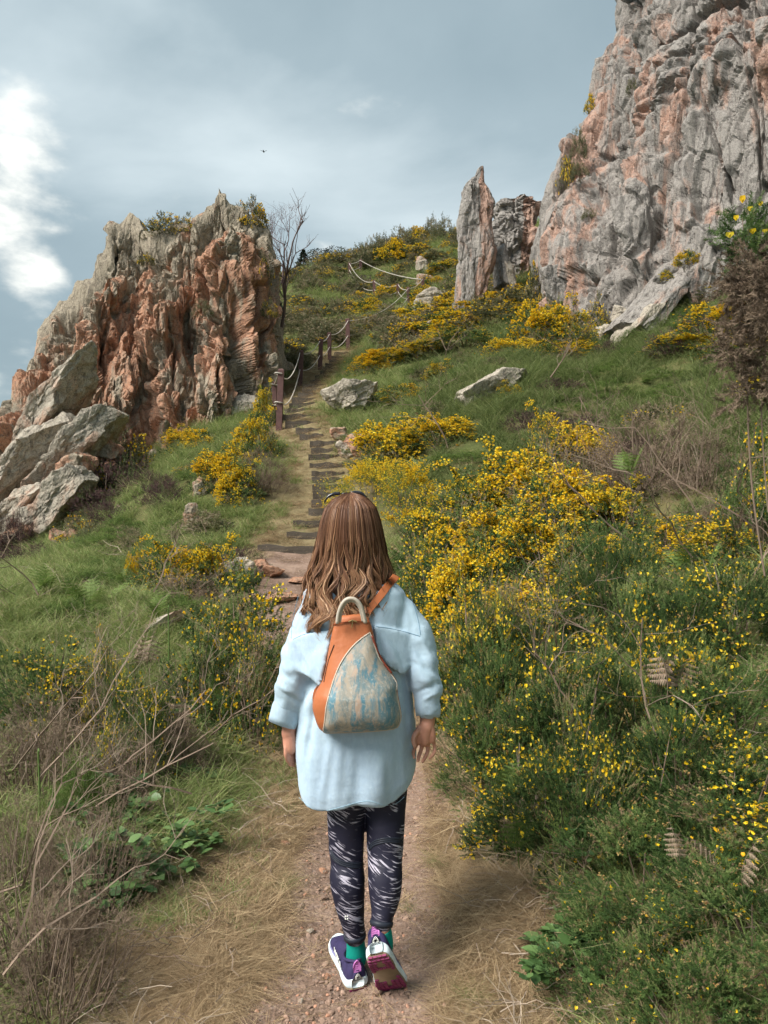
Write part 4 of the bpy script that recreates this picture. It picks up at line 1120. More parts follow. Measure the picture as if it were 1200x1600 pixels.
depth = (1.668 - z) / .5
amp = np.clip((depth - .25) / .55, 0, 1)
phi = R(90) + (phi0[:, None] - R(90)) * np.clip(.25 + t * 6, 0, 1)
freq = 16 + 9 * lr[li, 0][:, None]
phi = phi + amp * (.17 * np.sin(z * freq * 2 + lr[li, 1][:, None] * 6.3) + .05 * np.sin(z * 61 + lr[li, 2][:, None] * 6.3)) + .03 * r.normal(size=(NSr, 1)) * amp
lockphi = (lock + .5) * R(4.5)
phi = phi + (lockphi[:, None] - phi0[:, None]) * .48 * amp
rs = 1 + .018 * r.normal(size=(NSr, 1)) + amp * (.085 * np.sin(z * freq * 2 + lr[li, 3][:, None] * 6.3 + 1.5) + .05 * (lr[li, 4][:, None] - .5)) + (.07 * r.normal(size=(NSr, 1)) * (r.uniform(size=(NSr, 1)) < .10)) * amp
P = hair_pt(phi, z, rs)
T_ = np.gradient(P, axis=1); T_ /= np.linalg.norm(T_, axis=2)[..., None] + 1e-9
Nn = np.stack([np.cos(phi), -np.sin(phi), np.full_like(phi, .2)], -1)
tw = r.uniform(-.9, .9, (NSr, 1, 1))
S_ = np.cross(T_, Nn); S_ /= np.linalg.norm(S_, axis=2)[..., None] + 1e-9
S_ = S_ * np.cos(tw) + np.cross(T_, S_) * np.sin(tw)
wd = (r.uniform(.0005, .0011, (NSr, 1)) * np.clip((1 - t) * 8, .15, 1))[..., None]
V = np.stack([P - S_ * wd, P + S_ * wd], 2).reshape(-1, 3)
k = np.arange(NSr)[:, None] * NP * 2; j = np.arange(NP - 1)[None] * 2
i0 = (k + j).ravel()
Fh = np.stack([i0, i0 + 1, i0 + 3, i0 + 2], 1)
tint = np.clip(.28 + .22 * (lr[li, 5][:, None] - .5) + .13 * r.normal(size=(NSr, 1)) + .40 * np.clip(depth - .3, 0, 1) + .32 * (r.uniform(size=(NSr, 1)) < .10) * np.clip(depth + .1, 0, 1), 0, 1)
tint = np.repeat(np.broadcast_to(tint, (NSr, NP))[..., None], 2, 2)
hair = child('hair', mesh_np('hair', V, [Fh], tint, True), M_HAIR)
g = Geo(); zz = np.concatenate([np.linspace(1.662, 1.60, 10), np.linspace(1.59, 1.27, 16)]); ph = np.linspace(R(-25), R(205), 48)
V = np.array([hair_pt(ph, np.full(48, z_), .95 if z_ > 1.42 else .86) for z_ in zz])
g.add(V.reshape(-1, 3), [gridfaces(len(zz), 48)], .12)
me = g.mesh('hair_underlayer', True); child('hair_underlayer', me, M_HAIR, hair)

# ---- sunglasses on the head (a thing of its own) -----------------
M_BLACK = plain('black_plastic', (.012, .012, .016), .15, .6)
sg = empty('sunglasses', pt(540, 776, 2.60), 'black sunglasses pushed up on top of the walker\'s head', 'sunglasses')
for s, pts in ((-1, [(507, 785), (512, 777), (521, 772.5), (531, 771.5)]), (1, [(549, 770.5), (558, 770), (567, 772.5), (573, 779)])):
    S = smoothline(np.array(pts, float), 16); P = np.array([pt(a_, b_, 2.56) for a_, b_ in S])
    A = np.stack([P + [0, -.006, -.005], P + [0, -.007, .004], P + [0, .0, .007], P + [0, .03, .006], P + [0, .03, -.002]], 1)
    G = Geo(); G.add(A.reshape(-1, 3), [gridfaces(16, 5, True), np.arange(5)[None], (75 + np.arange(5))[None, ::-1].copy()])
    me = G.mesh('lens', True); me.transform(Matrix.Translation(-Vector(sg.location))); obj('lens', me, M_BLACK, sg)
G = Geo(); G.add(*tube([pt(530, 772, 2.575), pt(540, 770.5, 2.58), pt(550, 771, 2.575)], .0025, 6)); me = G.mesh('bridge', True); me.transform(Matrix.Translation(-Vector(sg.location))); obj('bridge', me, M_BLACK, sg)

# ---- backpack ---------------------------------------------------
YK = 2.31
outl = np.array([(524, 968), (552, 964), (572, 967), (580, 984), (588, 1015), (599, 1042), (614, 1062), (621, 1074), (622, 1090), (626, 1112), (628, 1128), (622, 1141), (600, 1146), (560, 1149), (525, 1150), (504, 1150), (495, 1142), (488, 1122), (486, 1108), (490, 1090), (501, 1070), (507, 1048), (512, 1018), (519, 985)], float)
def star(poly, c, n):
    P = smoothline(np.vstack([poly, poly[:1]]), n * 3)
    an = np.arctan2(P[:, 1] - c[1], P[:, 0] - c[0]); rr = np.hypot(P[:, 0] - c[0], P[:, 1] - c[1])
    o_ = np.argsort(an); A = np.linspace(-np.pi, np.pi, n + 1)[:-1]
    return A, np.interp(A, an[o_], rr[o_], period=2 * np.pi)
CB = np.array([553.0, 1088.0]); AB, RB = star(outl, CB, 96)
def bagdepth(u, v):
    an = np.arctan2(v - CB[1], u - CB[0]); rr = np.hypot(u - CB[0], v - CB[1]) / np.interp(an, AB, RB, period=2 * np.pi)
    rr = np.clip(rr, 0, 1)
    top = np.clip((v - 960) / 130, .25, 1)
    return .075 * top * (1 - rr ** 3.2) ** .6
def bagpt(u, v, off=0.0):
    d = bagdepth(u, v) + off
    P = np.stack([(u - 600) / F * YK, np.full_like(u, YK + .03), CAMZ + (800 - v) / F * YK], -1)
    P[..., 1] = YK + .045 - d
    return P
bag = empty('backpack', pt(553, 1150, YK + .04), 'tan leather backpack with a blue and grey brushed front panel and pale piping', 'backpack')
BM = Matrix.Translation(-Vector(bag.location))
def bagpart(name, me, mat, parent=None, **k):
    me.transform(BM); return obj(name, me, mat, parent or bag, **k)
m = MT('tan_leather'); c = m.coord()
m.bsdf(m.mix(m.noise(c, 12, 5, .6), (.36, .10, .035), (.48, .16, .06)), .5, m.bump(m.noise(c, 90, 4), .35, .003, m.bump(m.noise(c, 10, 3), .4, .01)), .4)
M_TAN = m.m
G = Geo(); nr = 22; V = []
for rr in np.linspace(0, 1, nr) ** .8:
    u = CB[0] + RB * rr * np.cos(AB); v = CB[1] + RB * rr * np.sin(AB)
    P = bagpt(u, v)
    P[:, 1] += .0025 * fbm(np.stack([u / 9, v / 30, u * 0], 1), 4, 3)
    V.append(P)
for f_ in (.3, .7, 1.0):
    P = bagpt(CB[0] + RB * np.cos(AB), CB[1] + RB * np.sin(AB)); P[:, 1] += .035 * f_; V.append(P)
P = P.copy(); P = P * .2 + P.mean(0) * .8; V.append(P)
G.add(np.array(V).reshape(-1, 3), [gridfaces(len(V), 96, True)])
body = bagpart('bag_body', G.mesh('bag_body', True), M_TAN)
# brushed front panel
pan = np.array([(579, 990), (585, 1012), (593, 1033), (603, 1047), (614, 1062), (620.5, 1073), (619.5, 1082), (623, 1104), (626.5, 1122), (624, 1134), (617, 1143), (590, 1145), (550, 1148), (520, 1149), (505.5, 1148), (508, 1125), (511, 1100), (516, 1080), (523, 1058), (532, 1037), (545, 1018), (560, 1003)], float)
cp = np.array([565.0, 1085.0]); AP, RP = star(pan, cp, 96)
G = Geo(); V = []
for rr in np.linspace(0, 1, 24):
    u = cp[0] + RP * rr * np.cos(AP); v = cp[1] + RP * rr * np.sin(AP)
    off = .004 + .006 * (1 - rr ** 4) + .002 * fbm(np.stack([u / 14, v / 18, u * 0], 1), 8, 3)
    V.append(bagpt(u, v, off))
G.add(np.array(V).reshape(-1, 3), [gridfaces(24, 96, True)])
m = MT('brushed_hide'); c = m.coord((1, 1, .32)); c2_ = m.coord((1, 1, .22))
b1 = m.mix(m.rampf(m.noise(c, 34, 6, .7, .8), .38, .62), (.40, .34, .27), (.17, .22, .225))
b1 = m.mix(m.rampf(m.noise(c2_, 26, 6, .7, .4), .47, .60), b1, (.10, .215, .27))
b1 = m.mix(m.math('MULTIPLY', m.rampf(m.noise(c2_, 34, 4, .6), .55, .68), .9), b1, (.46, .33, .25))
b1 = m.mix(m.math('MULTIPLY', m.rampf(m.noise(m.coord(), 110, 4), .55, .65), .5), b1, (.42, .43, .40))
m.bsdf(b1, .55, m.bump(m.noise(m.coord(), 120, 4), .3, .002), .35)
bagpart('front_panel', G.mesh('front_panel', True), m.m)
M_PIPE = plain('pale_piping', (.52, .44, .36), .6)
u = cp[0] + RP * np.cos(AP); v = cp[1] + RP * np.sin(AP)
P = bagpt(u, v, .004); P = np.vstack([P, P[:1]])
G = Geo(); G.add(*tube(P, .0026, 6)); bagpart('piping', G.mesh('piping', True), M_PIPE)
# welt and zip down the right edge, pocket zip on the left
def onbag(pts, off, n=30):
    S = smoothline(np.array(pts, float), n); return bagpt(S[:, 0], S[:, 1], off)
G = Geo(); G.add(*tube(onbag([(581, 996), (590, 1022), (600, 1040), (612, 1056)], .006), .004, 6)); bagpart('zip_welt', G.mesh('zip_welt', True), plain('dark_leather', (.22, .05, .03), .5))
G = Geo(); G.add(*tube(onbag([(521, 1010), (513, 1032), (508, 1052), (505, 1068)], .002), .0018, 5)); bagpart('pocket_zip', G.mesh('pocket_zip', True), plain('dark_zip', (.06, .03, .02), .4))
G = Geo(); G.add(*tube(onbag([(506, 1150), (540, 1150), (580, 1148), (616, 1145)], .0), .0035, 6)); bagpart('base_piping', G.mesh('base_piping', True), M_PIPE)
G = Geo(); G.add(*tube(onbag([(519, 979), (535, 975), (556, 973), (577, 976)], .004), .0022, 6)); bagpart('top_seam', G.mesh('top_seam', True), plain('stitch_brown', (.25, .06, .02), .6))  # seam across the bag top in one plain dark brown
G = Geo(); G.add(*tube(onbag([(550, 970), (550, 977), (549, 983)], .010), .002, 6)); G.add(*tube(onbag([(544, 974), (550, 972), (557, 974)], .009), .003, 6)); bagpart('zip_puller', G.mesh('zip_puller', True), plain('brass', (.35, .24, .1), .35, metal=.8))
M_BONE = plain('bone_leather', (.46, .41, .34), .5, bumps=(120, .2))
hp = [(526.5, 975), (529, 958), (534, 945), (541, 937), (549, 935), (557, 938), (564, 947), (568, 960), (571, 974)]
S = smoothline(np.array(hp, float), 40)
P = np.stack([(S[:, 0] - 600) / F * 2.31, 2.32 - .012 * np.sin(np.linspace(0, np.pi, 40)), CAMZ + (800 - S[:, 1]) / F * 2.31], 1)
G = Geo()
for dx in (0,):
    V_, f_ = tube(P, .0062, 8); G.add(V_, f_)
cen_ = P.mean(0); P2 = cen_ + (P - cen_) * np.array([.82, 1, .86]) + [0, .006, -.004]
G.add(*tube(P2, .0045, 8))
bagpart('handle', G.mesh('handle', True), M_BONE)
def strap(pts, w, mat, name, n=40, off=.008):
    S = smoothline(np.array(pts, float), n)
    P = np.array([onshirt(a_, b_, off) for a_, b_ in S])
    for _ in range(6): P[1:-1] = .25 * P[:-2] + .5 * P[1:-1] + .25 * P[2:]
    T = np.gradient(P, axis=0); T /= np.linalg.norm(T, axis=1)[:, None]
    side_ = np.cross(T, (0, 1, 0)); side_ /= np.linalg.norm(side_, axis=1)[:, None]
    Nf = np.cross(side_, T)
    Nf *= np.sign(-Nf[:, 1:2] + 1e-9)
    cs = [(-1, 0), (-.9, .0025), (.9, .0025), (1, 0), (.9, -.002), (-.9, -.002)]
    V = np.stack([P + side_ * w * a_ + Nf * b_ for a_, b_ in cs], 1)
    G = Geo(); G.add(V.reshape(-1, 3), [gridfaces(n, 6, True)])
    bagpart(name, G.mesh(name, False), mat)
strap([(569, 962), (580, 948), (595, 930), (607, 914), (616, 904), (619, 899)], .0125, M_TAN, 'shoulder_strap')
strap([(500, 1072), (494, 1080), (492, 1092), (494, 1104)], .008, M_TAN, 'lower_strap')

# ================================================================== VEGETATION
def dirs_hemi(r, n, low=-.15):
    z = r.uniform(low, 1, n); a = r.uniform(0, 2 * np.pi, n); s = np.sqrt(np.maximum(0, 1 - z * z))
    return np.stack([s * np.cos(a), s * np.sin(a), z], 1)

def flower_tpl(s=1.0):
    """pea flower: an upright folded standard petal over a keel"""
    V = np.array([(0, 0, 0), (-.45, .35, .55), (0, .18, .62), (.45, .35, .55), (-.38, .72, .95), (0, .58, 1.1), (.38, .72, .95),
                  (-.16, .5, .1), (.16, .5, .1), (0, .95, .28), (0, .45, -.08), (0, 1.0, .12)], float) * s
    Fc = np.array([(0, 2, 1), (0, 3, 2), (1, 2, 4), (2, 5, 4), (2, 3, 6), (2, 6, 5), (0, 7, 9), (0, 9, 8), (0, 10, 7), (7, 10, 11), (7, 11, 9), (0, 8, 10), (8, 11, 10), (8, 9, 11)])
    return V, [Fc]
FLV, FLF = flower_tpl()
FLOW_S = (np.array([(0, 0, 0), (-.5, .5, .6), (0, .3, 1.0), (.5, .5, .6), (0, .9, .1)]), [np.array([(0, 2, 1), (0, 3, 2), (0, 4, 1), (0, 3, 4)])])

def gorse_parts(seed, nclump, per, slen, nsp, splen, spw, nflow, fsize, w=1.2, h=1.0, dead=.10, upf=.5, lump=.22, fol_lo=0.0, twigs=40, near=False, clump_r=(.09, .17)):
    r = np.random.default_rng(seed)
    D = dirs_hemi(r, nclump)
    rad = 1 + lump * vnoise(D * 2.3 + seed, seed) * 2
    rad *= r.uniform(.72, 1.0, nclump)
    S3 = np.array([w / 2, w / 2, h]) * .86
    Cc = D * rad[:, None] * S3; Cc[:, 2] = np.maximum(Cc[:, 2], .03)
    cdir = D * np.array([1, 1, .8]) + np.array([0, 0, upf]); cdir /= np.linalg.norm(cdir, axis=1)[:, None]
    crad = r.uniform(*clump_r, nclump)
    k = np.repeat(np.arange(nclump), per); n = len(k)
    off = r.normal(size=(n, 3)); off /= np.linalg.norm(off, axis=1)[:, None]; off *= (r.uniform(0, 1, n) ** .5)[:, None]
    off += cdir[k] * .25
    base = Cc[k] + off * crad[k][:, None] * .8
    sd = cdir[k] * .8 + off * .8 + r.normal(size=(n, 3)) * .22 + np.array([0, 0, .15]); sd /= np.linalg.norm(sd, axis=1)[:, None]
    L = slen * r.uniform(.6, 1.3, n)
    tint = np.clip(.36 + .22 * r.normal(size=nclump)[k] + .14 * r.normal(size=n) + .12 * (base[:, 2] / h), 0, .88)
    isdead = (r.uniform(size=nclump) < dead)[k] | (r.uniform(size=n) < dead * .5)
    tint[isdead] = r.uniform(.93, 1, isdead.sum())
    # spines
    s = (np.arange(nsp) + r.uniform(0, 1, (n, nsp))) / nsp
    az = r.uniform(0, 2 * np.pi, (n, nsp))
    M = rotmats(sd, r.uniform(0, 6.3, n)); Xa, Ya = M[:, :, 0], M[:, :, 1]
    radial = np.cos(az)[..., None] * Xa[:, None] + np.sin(az)[..., None] * Ya[:, None]
    sp0 = base[:, None] + sd[:, None] * (s * L[:, None])[..., None]
    sdir = sd[:, None] * (.25 + .6 * s[..., None]) + radial * (1.1 - .45 * s[..., None]); sdir /= np.linalg.norm(sdir, axis=2)[..., None]
    sl = splen * r.uniform(.6, 1.25, (n, nsp)) * (1.1 - .35 * s)
    side = np.cross(sdir, radial + r.normal(size=radial.shape) * .6); side /= np.linalg.norm(side, axis=2)[..., None] + 1e-9
    tip = sp0 + sdir * sl[..., None]
    V = np.stack([sp0 - side * spw / 2, sp0 + side * spw / 2, tip], 2).reshape(-1, 3)
    G = Geo()
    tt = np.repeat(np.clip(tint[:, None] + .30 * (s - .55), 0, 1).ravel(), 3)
    G.add(V, np.arange(len(V)).reshape(-1, 3), tt)
    # woody stems
    W = Geo()
    for q_ in range(twigs):
        c = Cc[r.integers(nclump)]
        p0 = np.array([r.normal() * .06 * w, r.normal() * .06 * w, -.1])
        mid = p0 * .4 + c * .5 + np.array([0, 0, -.08 * h]) + r.normal(size=3) * .05
        W.add(*tube(smoothline([p0, mid, c], 6), np.linspace(.009, .003, 6) * (w / 1.2), 4, False), r.uniform(0, .7))
    # flowers near the ends of shoots, gathered in patches
    FG = None
    if nflow:
        patch = vnoise(Cc * (2.6 / w) + seed * 3.1, seed + 9) + .35 * (Cc[:, 2] / h) + .25 * r.normal(size=nclump)
        wgt = np.clip(patch[k] - np.quantile(patch, .35), 0, None) + .004; wgt = wgt * (~isdead); wgt /= wgt.sum()
        pick = r.choice(n, nflow, p=wgt)
        u = r.uniform(.45, 1.02, nflow); az = r.uniform(0, 6.3, nflow)
        rd = np.cos(az)[:, None] * Xa[pick] + np.sin(az)[:, None] * Ya[pick]
        P = base[pick] + sd[pick] * (u * L[pick])[:, None] + rd * fsize * .35
        Z = rd * .9 + sd[pick] * .6
        M2 = rotmats(Z, r.uniform(0, 6.3, nflow)) * (fsize * r.uniform(.7, 1.2, nflow))[:, None, None]
        M2 = M2[:, :, [0, 2, 1]]
        FG = Geo(); tpl = (FLV, FLF) if near else FLOW_S
        FG.stamp(tpl[0], tpl[1], M2, P, np.clip(r.normal(.5, .25, nflow), 0, 1))
        ends = (P, M2)
    return G, W, FG, (Cc, base, sd, L, isdead)

PROTO = {}
def proto(key, kind, **a):
    lab = {}
    root = bpy.data.objects.new(kind, None)
    G, W, FG, info = gorse_parts(**a)
    lst = [('foliage', G, a.get('fmat', G_GORSE))]
    PROTO[key] = (kind, G.mesh('foliage'), W.mesh('branch'), FG.mesh('blossom') if FG else None, info)
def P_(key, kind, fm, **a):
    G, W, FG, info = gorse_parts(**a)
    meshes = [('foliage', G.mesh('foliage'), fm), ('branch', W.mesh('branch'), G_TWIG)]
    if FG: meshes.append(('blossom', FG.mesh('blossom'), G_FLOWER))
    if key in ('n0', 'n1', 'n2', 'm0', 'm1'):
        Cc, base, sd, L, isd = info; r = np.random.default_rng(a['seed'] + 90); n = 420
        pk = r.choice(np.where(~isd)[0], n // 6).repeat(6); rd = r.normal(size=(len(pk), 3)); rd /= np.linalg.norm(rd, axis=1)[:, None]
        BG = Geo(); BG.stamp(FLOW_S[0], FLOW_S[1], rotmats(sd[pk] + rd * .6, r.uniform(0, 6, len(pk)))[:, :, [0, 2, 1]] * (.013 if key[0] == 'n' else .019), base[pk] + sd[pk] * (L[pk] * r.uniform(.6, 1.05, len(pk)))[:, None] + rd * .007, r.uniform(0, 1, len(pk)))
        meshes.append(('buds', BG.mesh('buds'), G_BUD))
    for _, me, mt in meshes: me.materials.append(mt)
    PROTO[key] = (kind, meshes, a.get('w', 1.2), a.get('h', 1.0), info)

# close bushes: real spines; middle distance: coarser; far: coarser still
P_('n0', 'gorse_bush', G_GORSE, seed=1, nclump=150, per=26, slen=.075, nsp=44, splen=.015, spw=.0034, nflow=520, fsize=.023, near=True, dead=.10)
P_('n1', 'gorse_bush', G_GORSE, seed=2, nclump=150, per=25, slen=.08, nsp=42, splen=.015, spw=.0034, nflow=1000, fsize=.022, near=True, dead=.14)
P_('n2', 'gorse_bush', G_GORSE, seed=3, nclump=160, per=25, slen=.075, nsp=42, splen=.015, spw=.0034, nflow=120, fsize=.023, near=True, dead=.08)
P_('m0', 'gorse_bush', G_GORSE, seed=4, nclump=130, per=13, slen=.10, nsp=20, splen=.030, spw=.0075, nflow=3000, fsize=.030, dead=.08)
P_('m1', 'gorse_bush', G_GORSE, seed=5, nclump=130, per=13, slen=.10, nsp=20, splen=.030, spw=.0075, nflow=1500, fsize=.029, dead=.1)
P_('m2', 'gorse_bush', G_GORSE, seed=6, nclump=120, per=13, slen=.10, nsp=20, splen=.030, spw=.0075, nflow=450, fsize=.028, dead=.15)
P_('f0', 'gorse_bush', G_GORSE, seed=7, nclump=80, per=10, slen=.13, nsp=10, splen=.05, spw=.018, nflow=1300, fsize=.045, dead=.05, twigs=14)
P_('f1', 'gorse_bush', G_FARSCRUB, seed=8, nclump=80, per=10, slen=.13, nsp=10, splen=.05, spw=.02, nflow=300, fsize=.045, dead=.2, twigs=14)
P_('s0', 'scrub_bush', G_FARSCRUB, seed=9, nclump=55, per=8, slen=.13, nsp=8, splen=.07, spw=.02, nflow=0, fsize=.05, h=.7, dead=.15, twigs=8)
P_('s1', 'scrub_bush', G_FARSCRUB, seed=19, nclump=55, per=8, slen=.13, nsp=8, splen=.07, spw=.02, nflow=200, fsize=.05, h=.7, dead=.2, twigs=8)
P_('d0', 'dead_gorse', G_DEAD, seed=10, nclump=150, per=13, slen=.09, nsp=24, splen=.022, spw=.0035, nflow=0, fsize=.02, dead=0, twigs=120)
P_('dn', 'dead_gorse', G_DEAD, seed=11, nclump=170, per=14, slen=.075, nsp=40, splen=.019, spw=.0018, nflow=0, fsize=.02, dead=0, twigs=150, upf=.1)
P_('h0', 'heather_clump', G_HEATH, seed=12, nclump=90, per=12, slen=.09, nsp=14, splen=.03, spw=.007, nflow=0, fsize=.02, h=.45, dead=.1, twigs=20)
P_('b0', 'broom_bush', G_BROOM, seed=13, nclump=70, per=16, slen=.24, nsp=16, splen=.03, spw=.005, nflow=3600, fsize=.02, dead=.0, upf=1.6, twigs=30)
P_('g0', 'green_bush', G_FERN, seed=14, nclump=150, per=13, slen=.09, nsp=24, splen=.03, spw=.005, nflow=0, fsize=.02, dead=.0, twigs=20)

FOOT = []
def bush(key, loc, w, h, rot, label, cat, group=None, bare=False, extra=None):
    kind, meshes, pw, ph, info = PROTO[key]
    root = bpy.data.objects.new(kind, None); COL.objects.link(root)
    root.location = tuple(loc); root.rotation_euler = (0, 0, rot); root.scale = (w / pw, w / pw, h / ph)
    root['label'] = label; root['category'] = cat; FOOT.append((loc[0], loc[1], w * .48))
    if group: root['group'] = group
    for nm, me, _ in meshes:
        c = bpy.data.objects.new(nm, me); COL.objects.link(c); c.parent = root; c['kind'] = 'stuff'
    return root

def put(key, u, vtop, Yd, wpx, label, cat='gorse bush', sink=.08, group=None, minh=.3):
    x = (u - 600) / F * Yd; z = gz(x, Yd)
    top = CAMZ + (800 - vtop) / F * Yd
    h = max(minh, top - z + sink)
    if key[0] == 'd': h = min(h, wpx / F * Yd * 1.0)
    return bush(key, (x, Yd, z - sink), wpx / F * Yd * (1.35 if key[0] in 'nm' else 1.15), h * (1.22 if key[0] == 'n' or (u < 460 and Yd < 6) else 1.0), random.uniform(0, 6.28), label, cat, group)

# right bank, far to near
B = [
 ('f0', 690, 490, 21.5, 110, 'yellow gorse bush in front of the pinnacle foot'),
 ('f0', 728, 484, 21, 80, 'gorse bush with orange yellow flowers touching the right of the pinnacle foot'),
 ('f1', 800, 452, 21, 90, 'dark green bush under the gap between pinnacle and cliff'),
 ('f1', 765, 470, 20, 90, 'dark green bush growing below the pinnacle'),
 ('f1', 845, 398, 21, 44, 'narrow dark bush in the crack at the left corner of the cliff'),
 ('f1', 930, 460, 16.9, 38, 'small round bush at the base of the cliff'),
 ('m0', 845, 475, 16.0, 90, 'tall yellow gorse bush just left of the round cliff foot bush'),
 ('m0', 885, 480, 15.6, 80, 'yellow gorse bush right below the round cliff foot bush'),
 ('m0', 800, 530, 15.4, 80, 'gorse bush with yellow tips above the slanted boulder'),
 ('m1', 865, 535, 14.6, 90, 'gorse bush with a brown lower half right above the slanted boulder'),
 ('m0', 1120, 478, 11.5, 110, 'yellow gorse bush under the tilted cliff rocks at the right'),
 ('m0', 1060, 530, 11.8, 90, 'yellow gorse bush left below the one under the tilted cliff rocks'),
 ('m1', 1150, 540, 10.5, 90, 'gorse bush beside the close spiny branch at the right edge'),
 ('m0', 620, 548, 19.0, 90, 'orange yellow gorse bush above the big grey boulder'),
 ('m0', 575, 560, 18.6, 60, 'low gorse bush at the right edge of the upper steps'),
 ('m1', 670, 545, 18.5, 90, 'dark green gorse bush with bare twigs right of the orange yellow gorse'),
 ('m1', 720, 520, 18.0, 110, 'dark green gorse bush between the pinnacle foot and the grey boulder'),
 ('m1', 640, 600, 14.4, 70, 'low brownish gorse at the right end of the big grey boulder'),
 ('m0', 690, 585, 14.5, 44, 'small yellow gorse clump on the slope between the two boulders'),
 ('m0', 795, 608, 11.7, 34, 'small yellow gorse clump in front of the slanted boulder'),
 ('m0', 620, 655, 11.6, 110, 'bright yellow gorse bush right of the pink boulder'),
 ('m0', 690, 650, 11.0, 100, 'bright yellow gorse bush with pale bare twigs rising through it'),
 ('m2', 600, 700, 11.2, 90, 'green gorse bush between the pink boulder and the broom'),
 ('m0', 850, 645, 9.2, 60, 'tall thin gorse with a yellow tip on the green slope'),
 ('m0', 890, 660, 8.8, 100, 'yellow gorse bush right of the tall thin one on the green slope'),
 ('m0', 800, 700, 8.4, 130, 'yellow gorse bush on the middle of the bank'),
 ('m0', 735, 740, 8.2, 120, 'yellow flowering gorse bush above the shoulder of the walker'),
 ('m1', 680, 790, 7.6, 120, 'mostly green gorse bush beside the head of the walker'),
 ('m0', 870, 725, 7.2, 150, 'broad gorse bush full of yellow flowers in the middle of the bank'),
 ('m0', 790, 790, 6.8, 140, 'gorse bush with dense yellow flowers left of the broad one'),
 ('m2', 660, 850, 6.6, 120, 'green gorse bush just right of the hair of the walker'),
 ('m1', 720, 860, 6.2, 120, 'green and yellow gorse bush at the shoulder height of the walker'),
 ('m0', 850, 800, 5.9, 140, 'gorse bush with upright flower spikes in front of the dead bush'),
 ('m1', 930, 830, 5.6, 120, 'dark gorse bush with pale new tips below the dead bush'),
 ('m0', 780, 900, 5.3, 150, 'yellow speckled gorse bush overhanging the path'),
 ('m2', 680, 930, 5.8, 90, 'low green gorse bush at the path edge behind the elbow'),
 ('n2', 960, 830, 4.6, 130, 'green gorse bush with pointed pale tips below the dead bush'),
 ('n1', 870, 920, 4.5, 150, 'gorse bush with many yellow flowers at the centre of the right bank'),
 ('n1', 770, 965, 4.3, 130, 'gorse bush leaning to the path beside the right sleeve'),
 ('m0', 960, 760, 6.6, 120, 'yellow gorse bush in front of the left side of the large dead bush'),
 ('m0', 1120, 830, 5.2, 120, 'yellow gorse bush right below the large dead bush'),
 ('m1', 1050, 800, 5.8, 120, 'gorse bush directly below the large dead bush'),
 ('m0', 740, 850, 5.8, 110, 'yellow gorse bush hanging towards the path by the right shoulder'),
 ('m1', 1190, 600, 9.0, 90, 'gorse bush on the green slope at the right edge'),
 ('n2', 1050, 900, 4.2, 140, 'sparse gorse bush in front of the pale dead branches'),
 ('n0', 1150, 880, 4.0, 160, 'gorse bush with large yellow flowers under the white dead branches at right'),
 ('n0', 745, 935, 4.5, 120, 'tall gorse bush at the path edge behind the right hand'),
 ('n2', 800, 1010, 3.95, 150, 'steep green gorse bush that walls the path above the dry grass'),
 ('n1', 905, 1150, 3.0, 150, 'gorse bush with small yellow flowers above the dark gap'),
 ('n0', 1060, 1110, 2.95, 190, 'gorse bush with yellow flowers and brown buds in the middle of the right side'),
 ('n2', 1100, 1480, 2.12, 200, 'green gorse bush cut by the bottom edge at the right'),
 ('n2', 780, 1080, 3.75, 150, 'green gorse bush at the path edge beside the right hand'),
 ('n0', 880, 1030, 3.6, 190, 'gorse bush with scattered yellow flowers facing the walker'),
 ('n1', 1010, 980, 3.5, 170, 'gorse bush with brown buds behind the dead fern stalks'),
 ('n2', 1140, 1030, 3.3, 210, 'spiny green gorse bush at the right edge below the large yellow flowers'),
 ('n0', 830, 1180, 3.25, 170, 'low gorse bush whose shade falls on the dry grass'),
 ('n0', 1150, 1180, 2.75, 260, 'gorse bush with orange brown buds at the right edge'),
 ('n2', 1030, 1290, 2.55, 240, 'close spiny green gorse bush at the bottom right'),
 ('n2', 1180, 1370, 2.25, 260, 'closest green gorse bush in the bottom right corner'),
 ('n2', 960, 1430, 2.32, 180, 'low green gorse bush at the bottom beside the dry grass'),
]
for k_, (key, u, v, Yd, w, lab) in enumerate(B): put(key, u, v, Yd, w, lab)
put('b0', 575, 728, 10.2, 110, 'bright yellow broom bush right of the head of the walker', 'broom bush')
put('b0', 640, 735, 9.4, 120, 'yellow broom bush right of the brightest broom', 'broom bush')
put('d0', 1010, 632, 7.6, 190, 'large brown dead gorse bush on the right bank', 'dead bush')
put('d0', 940, 670, 7.4, 130, 'grey brown dead bush at the left of the large dead one', 'dead bush')
put('d0', 1095, 660, 7.0, 130, 'brown dead bush at the right of the large dead one', 'dead bush')
put('d0', 1150, 790, 5.4, 150, 'greyish dead bush under the white branches', 'dead bush')
put('d0', 880, 560, 14.0, 70, 'brown dead bush between the slanted boulder and the green slope', 'dead bush')
put('h0', 1085, 490, 12.6, 110, 'dark purple heather patch at the foot of the tilted cliff rocks', 'heather')
put('h0', 1050, 560, 11.8, 80, 'dark purple heather patch left of the yellow gorse at right', 'heather')
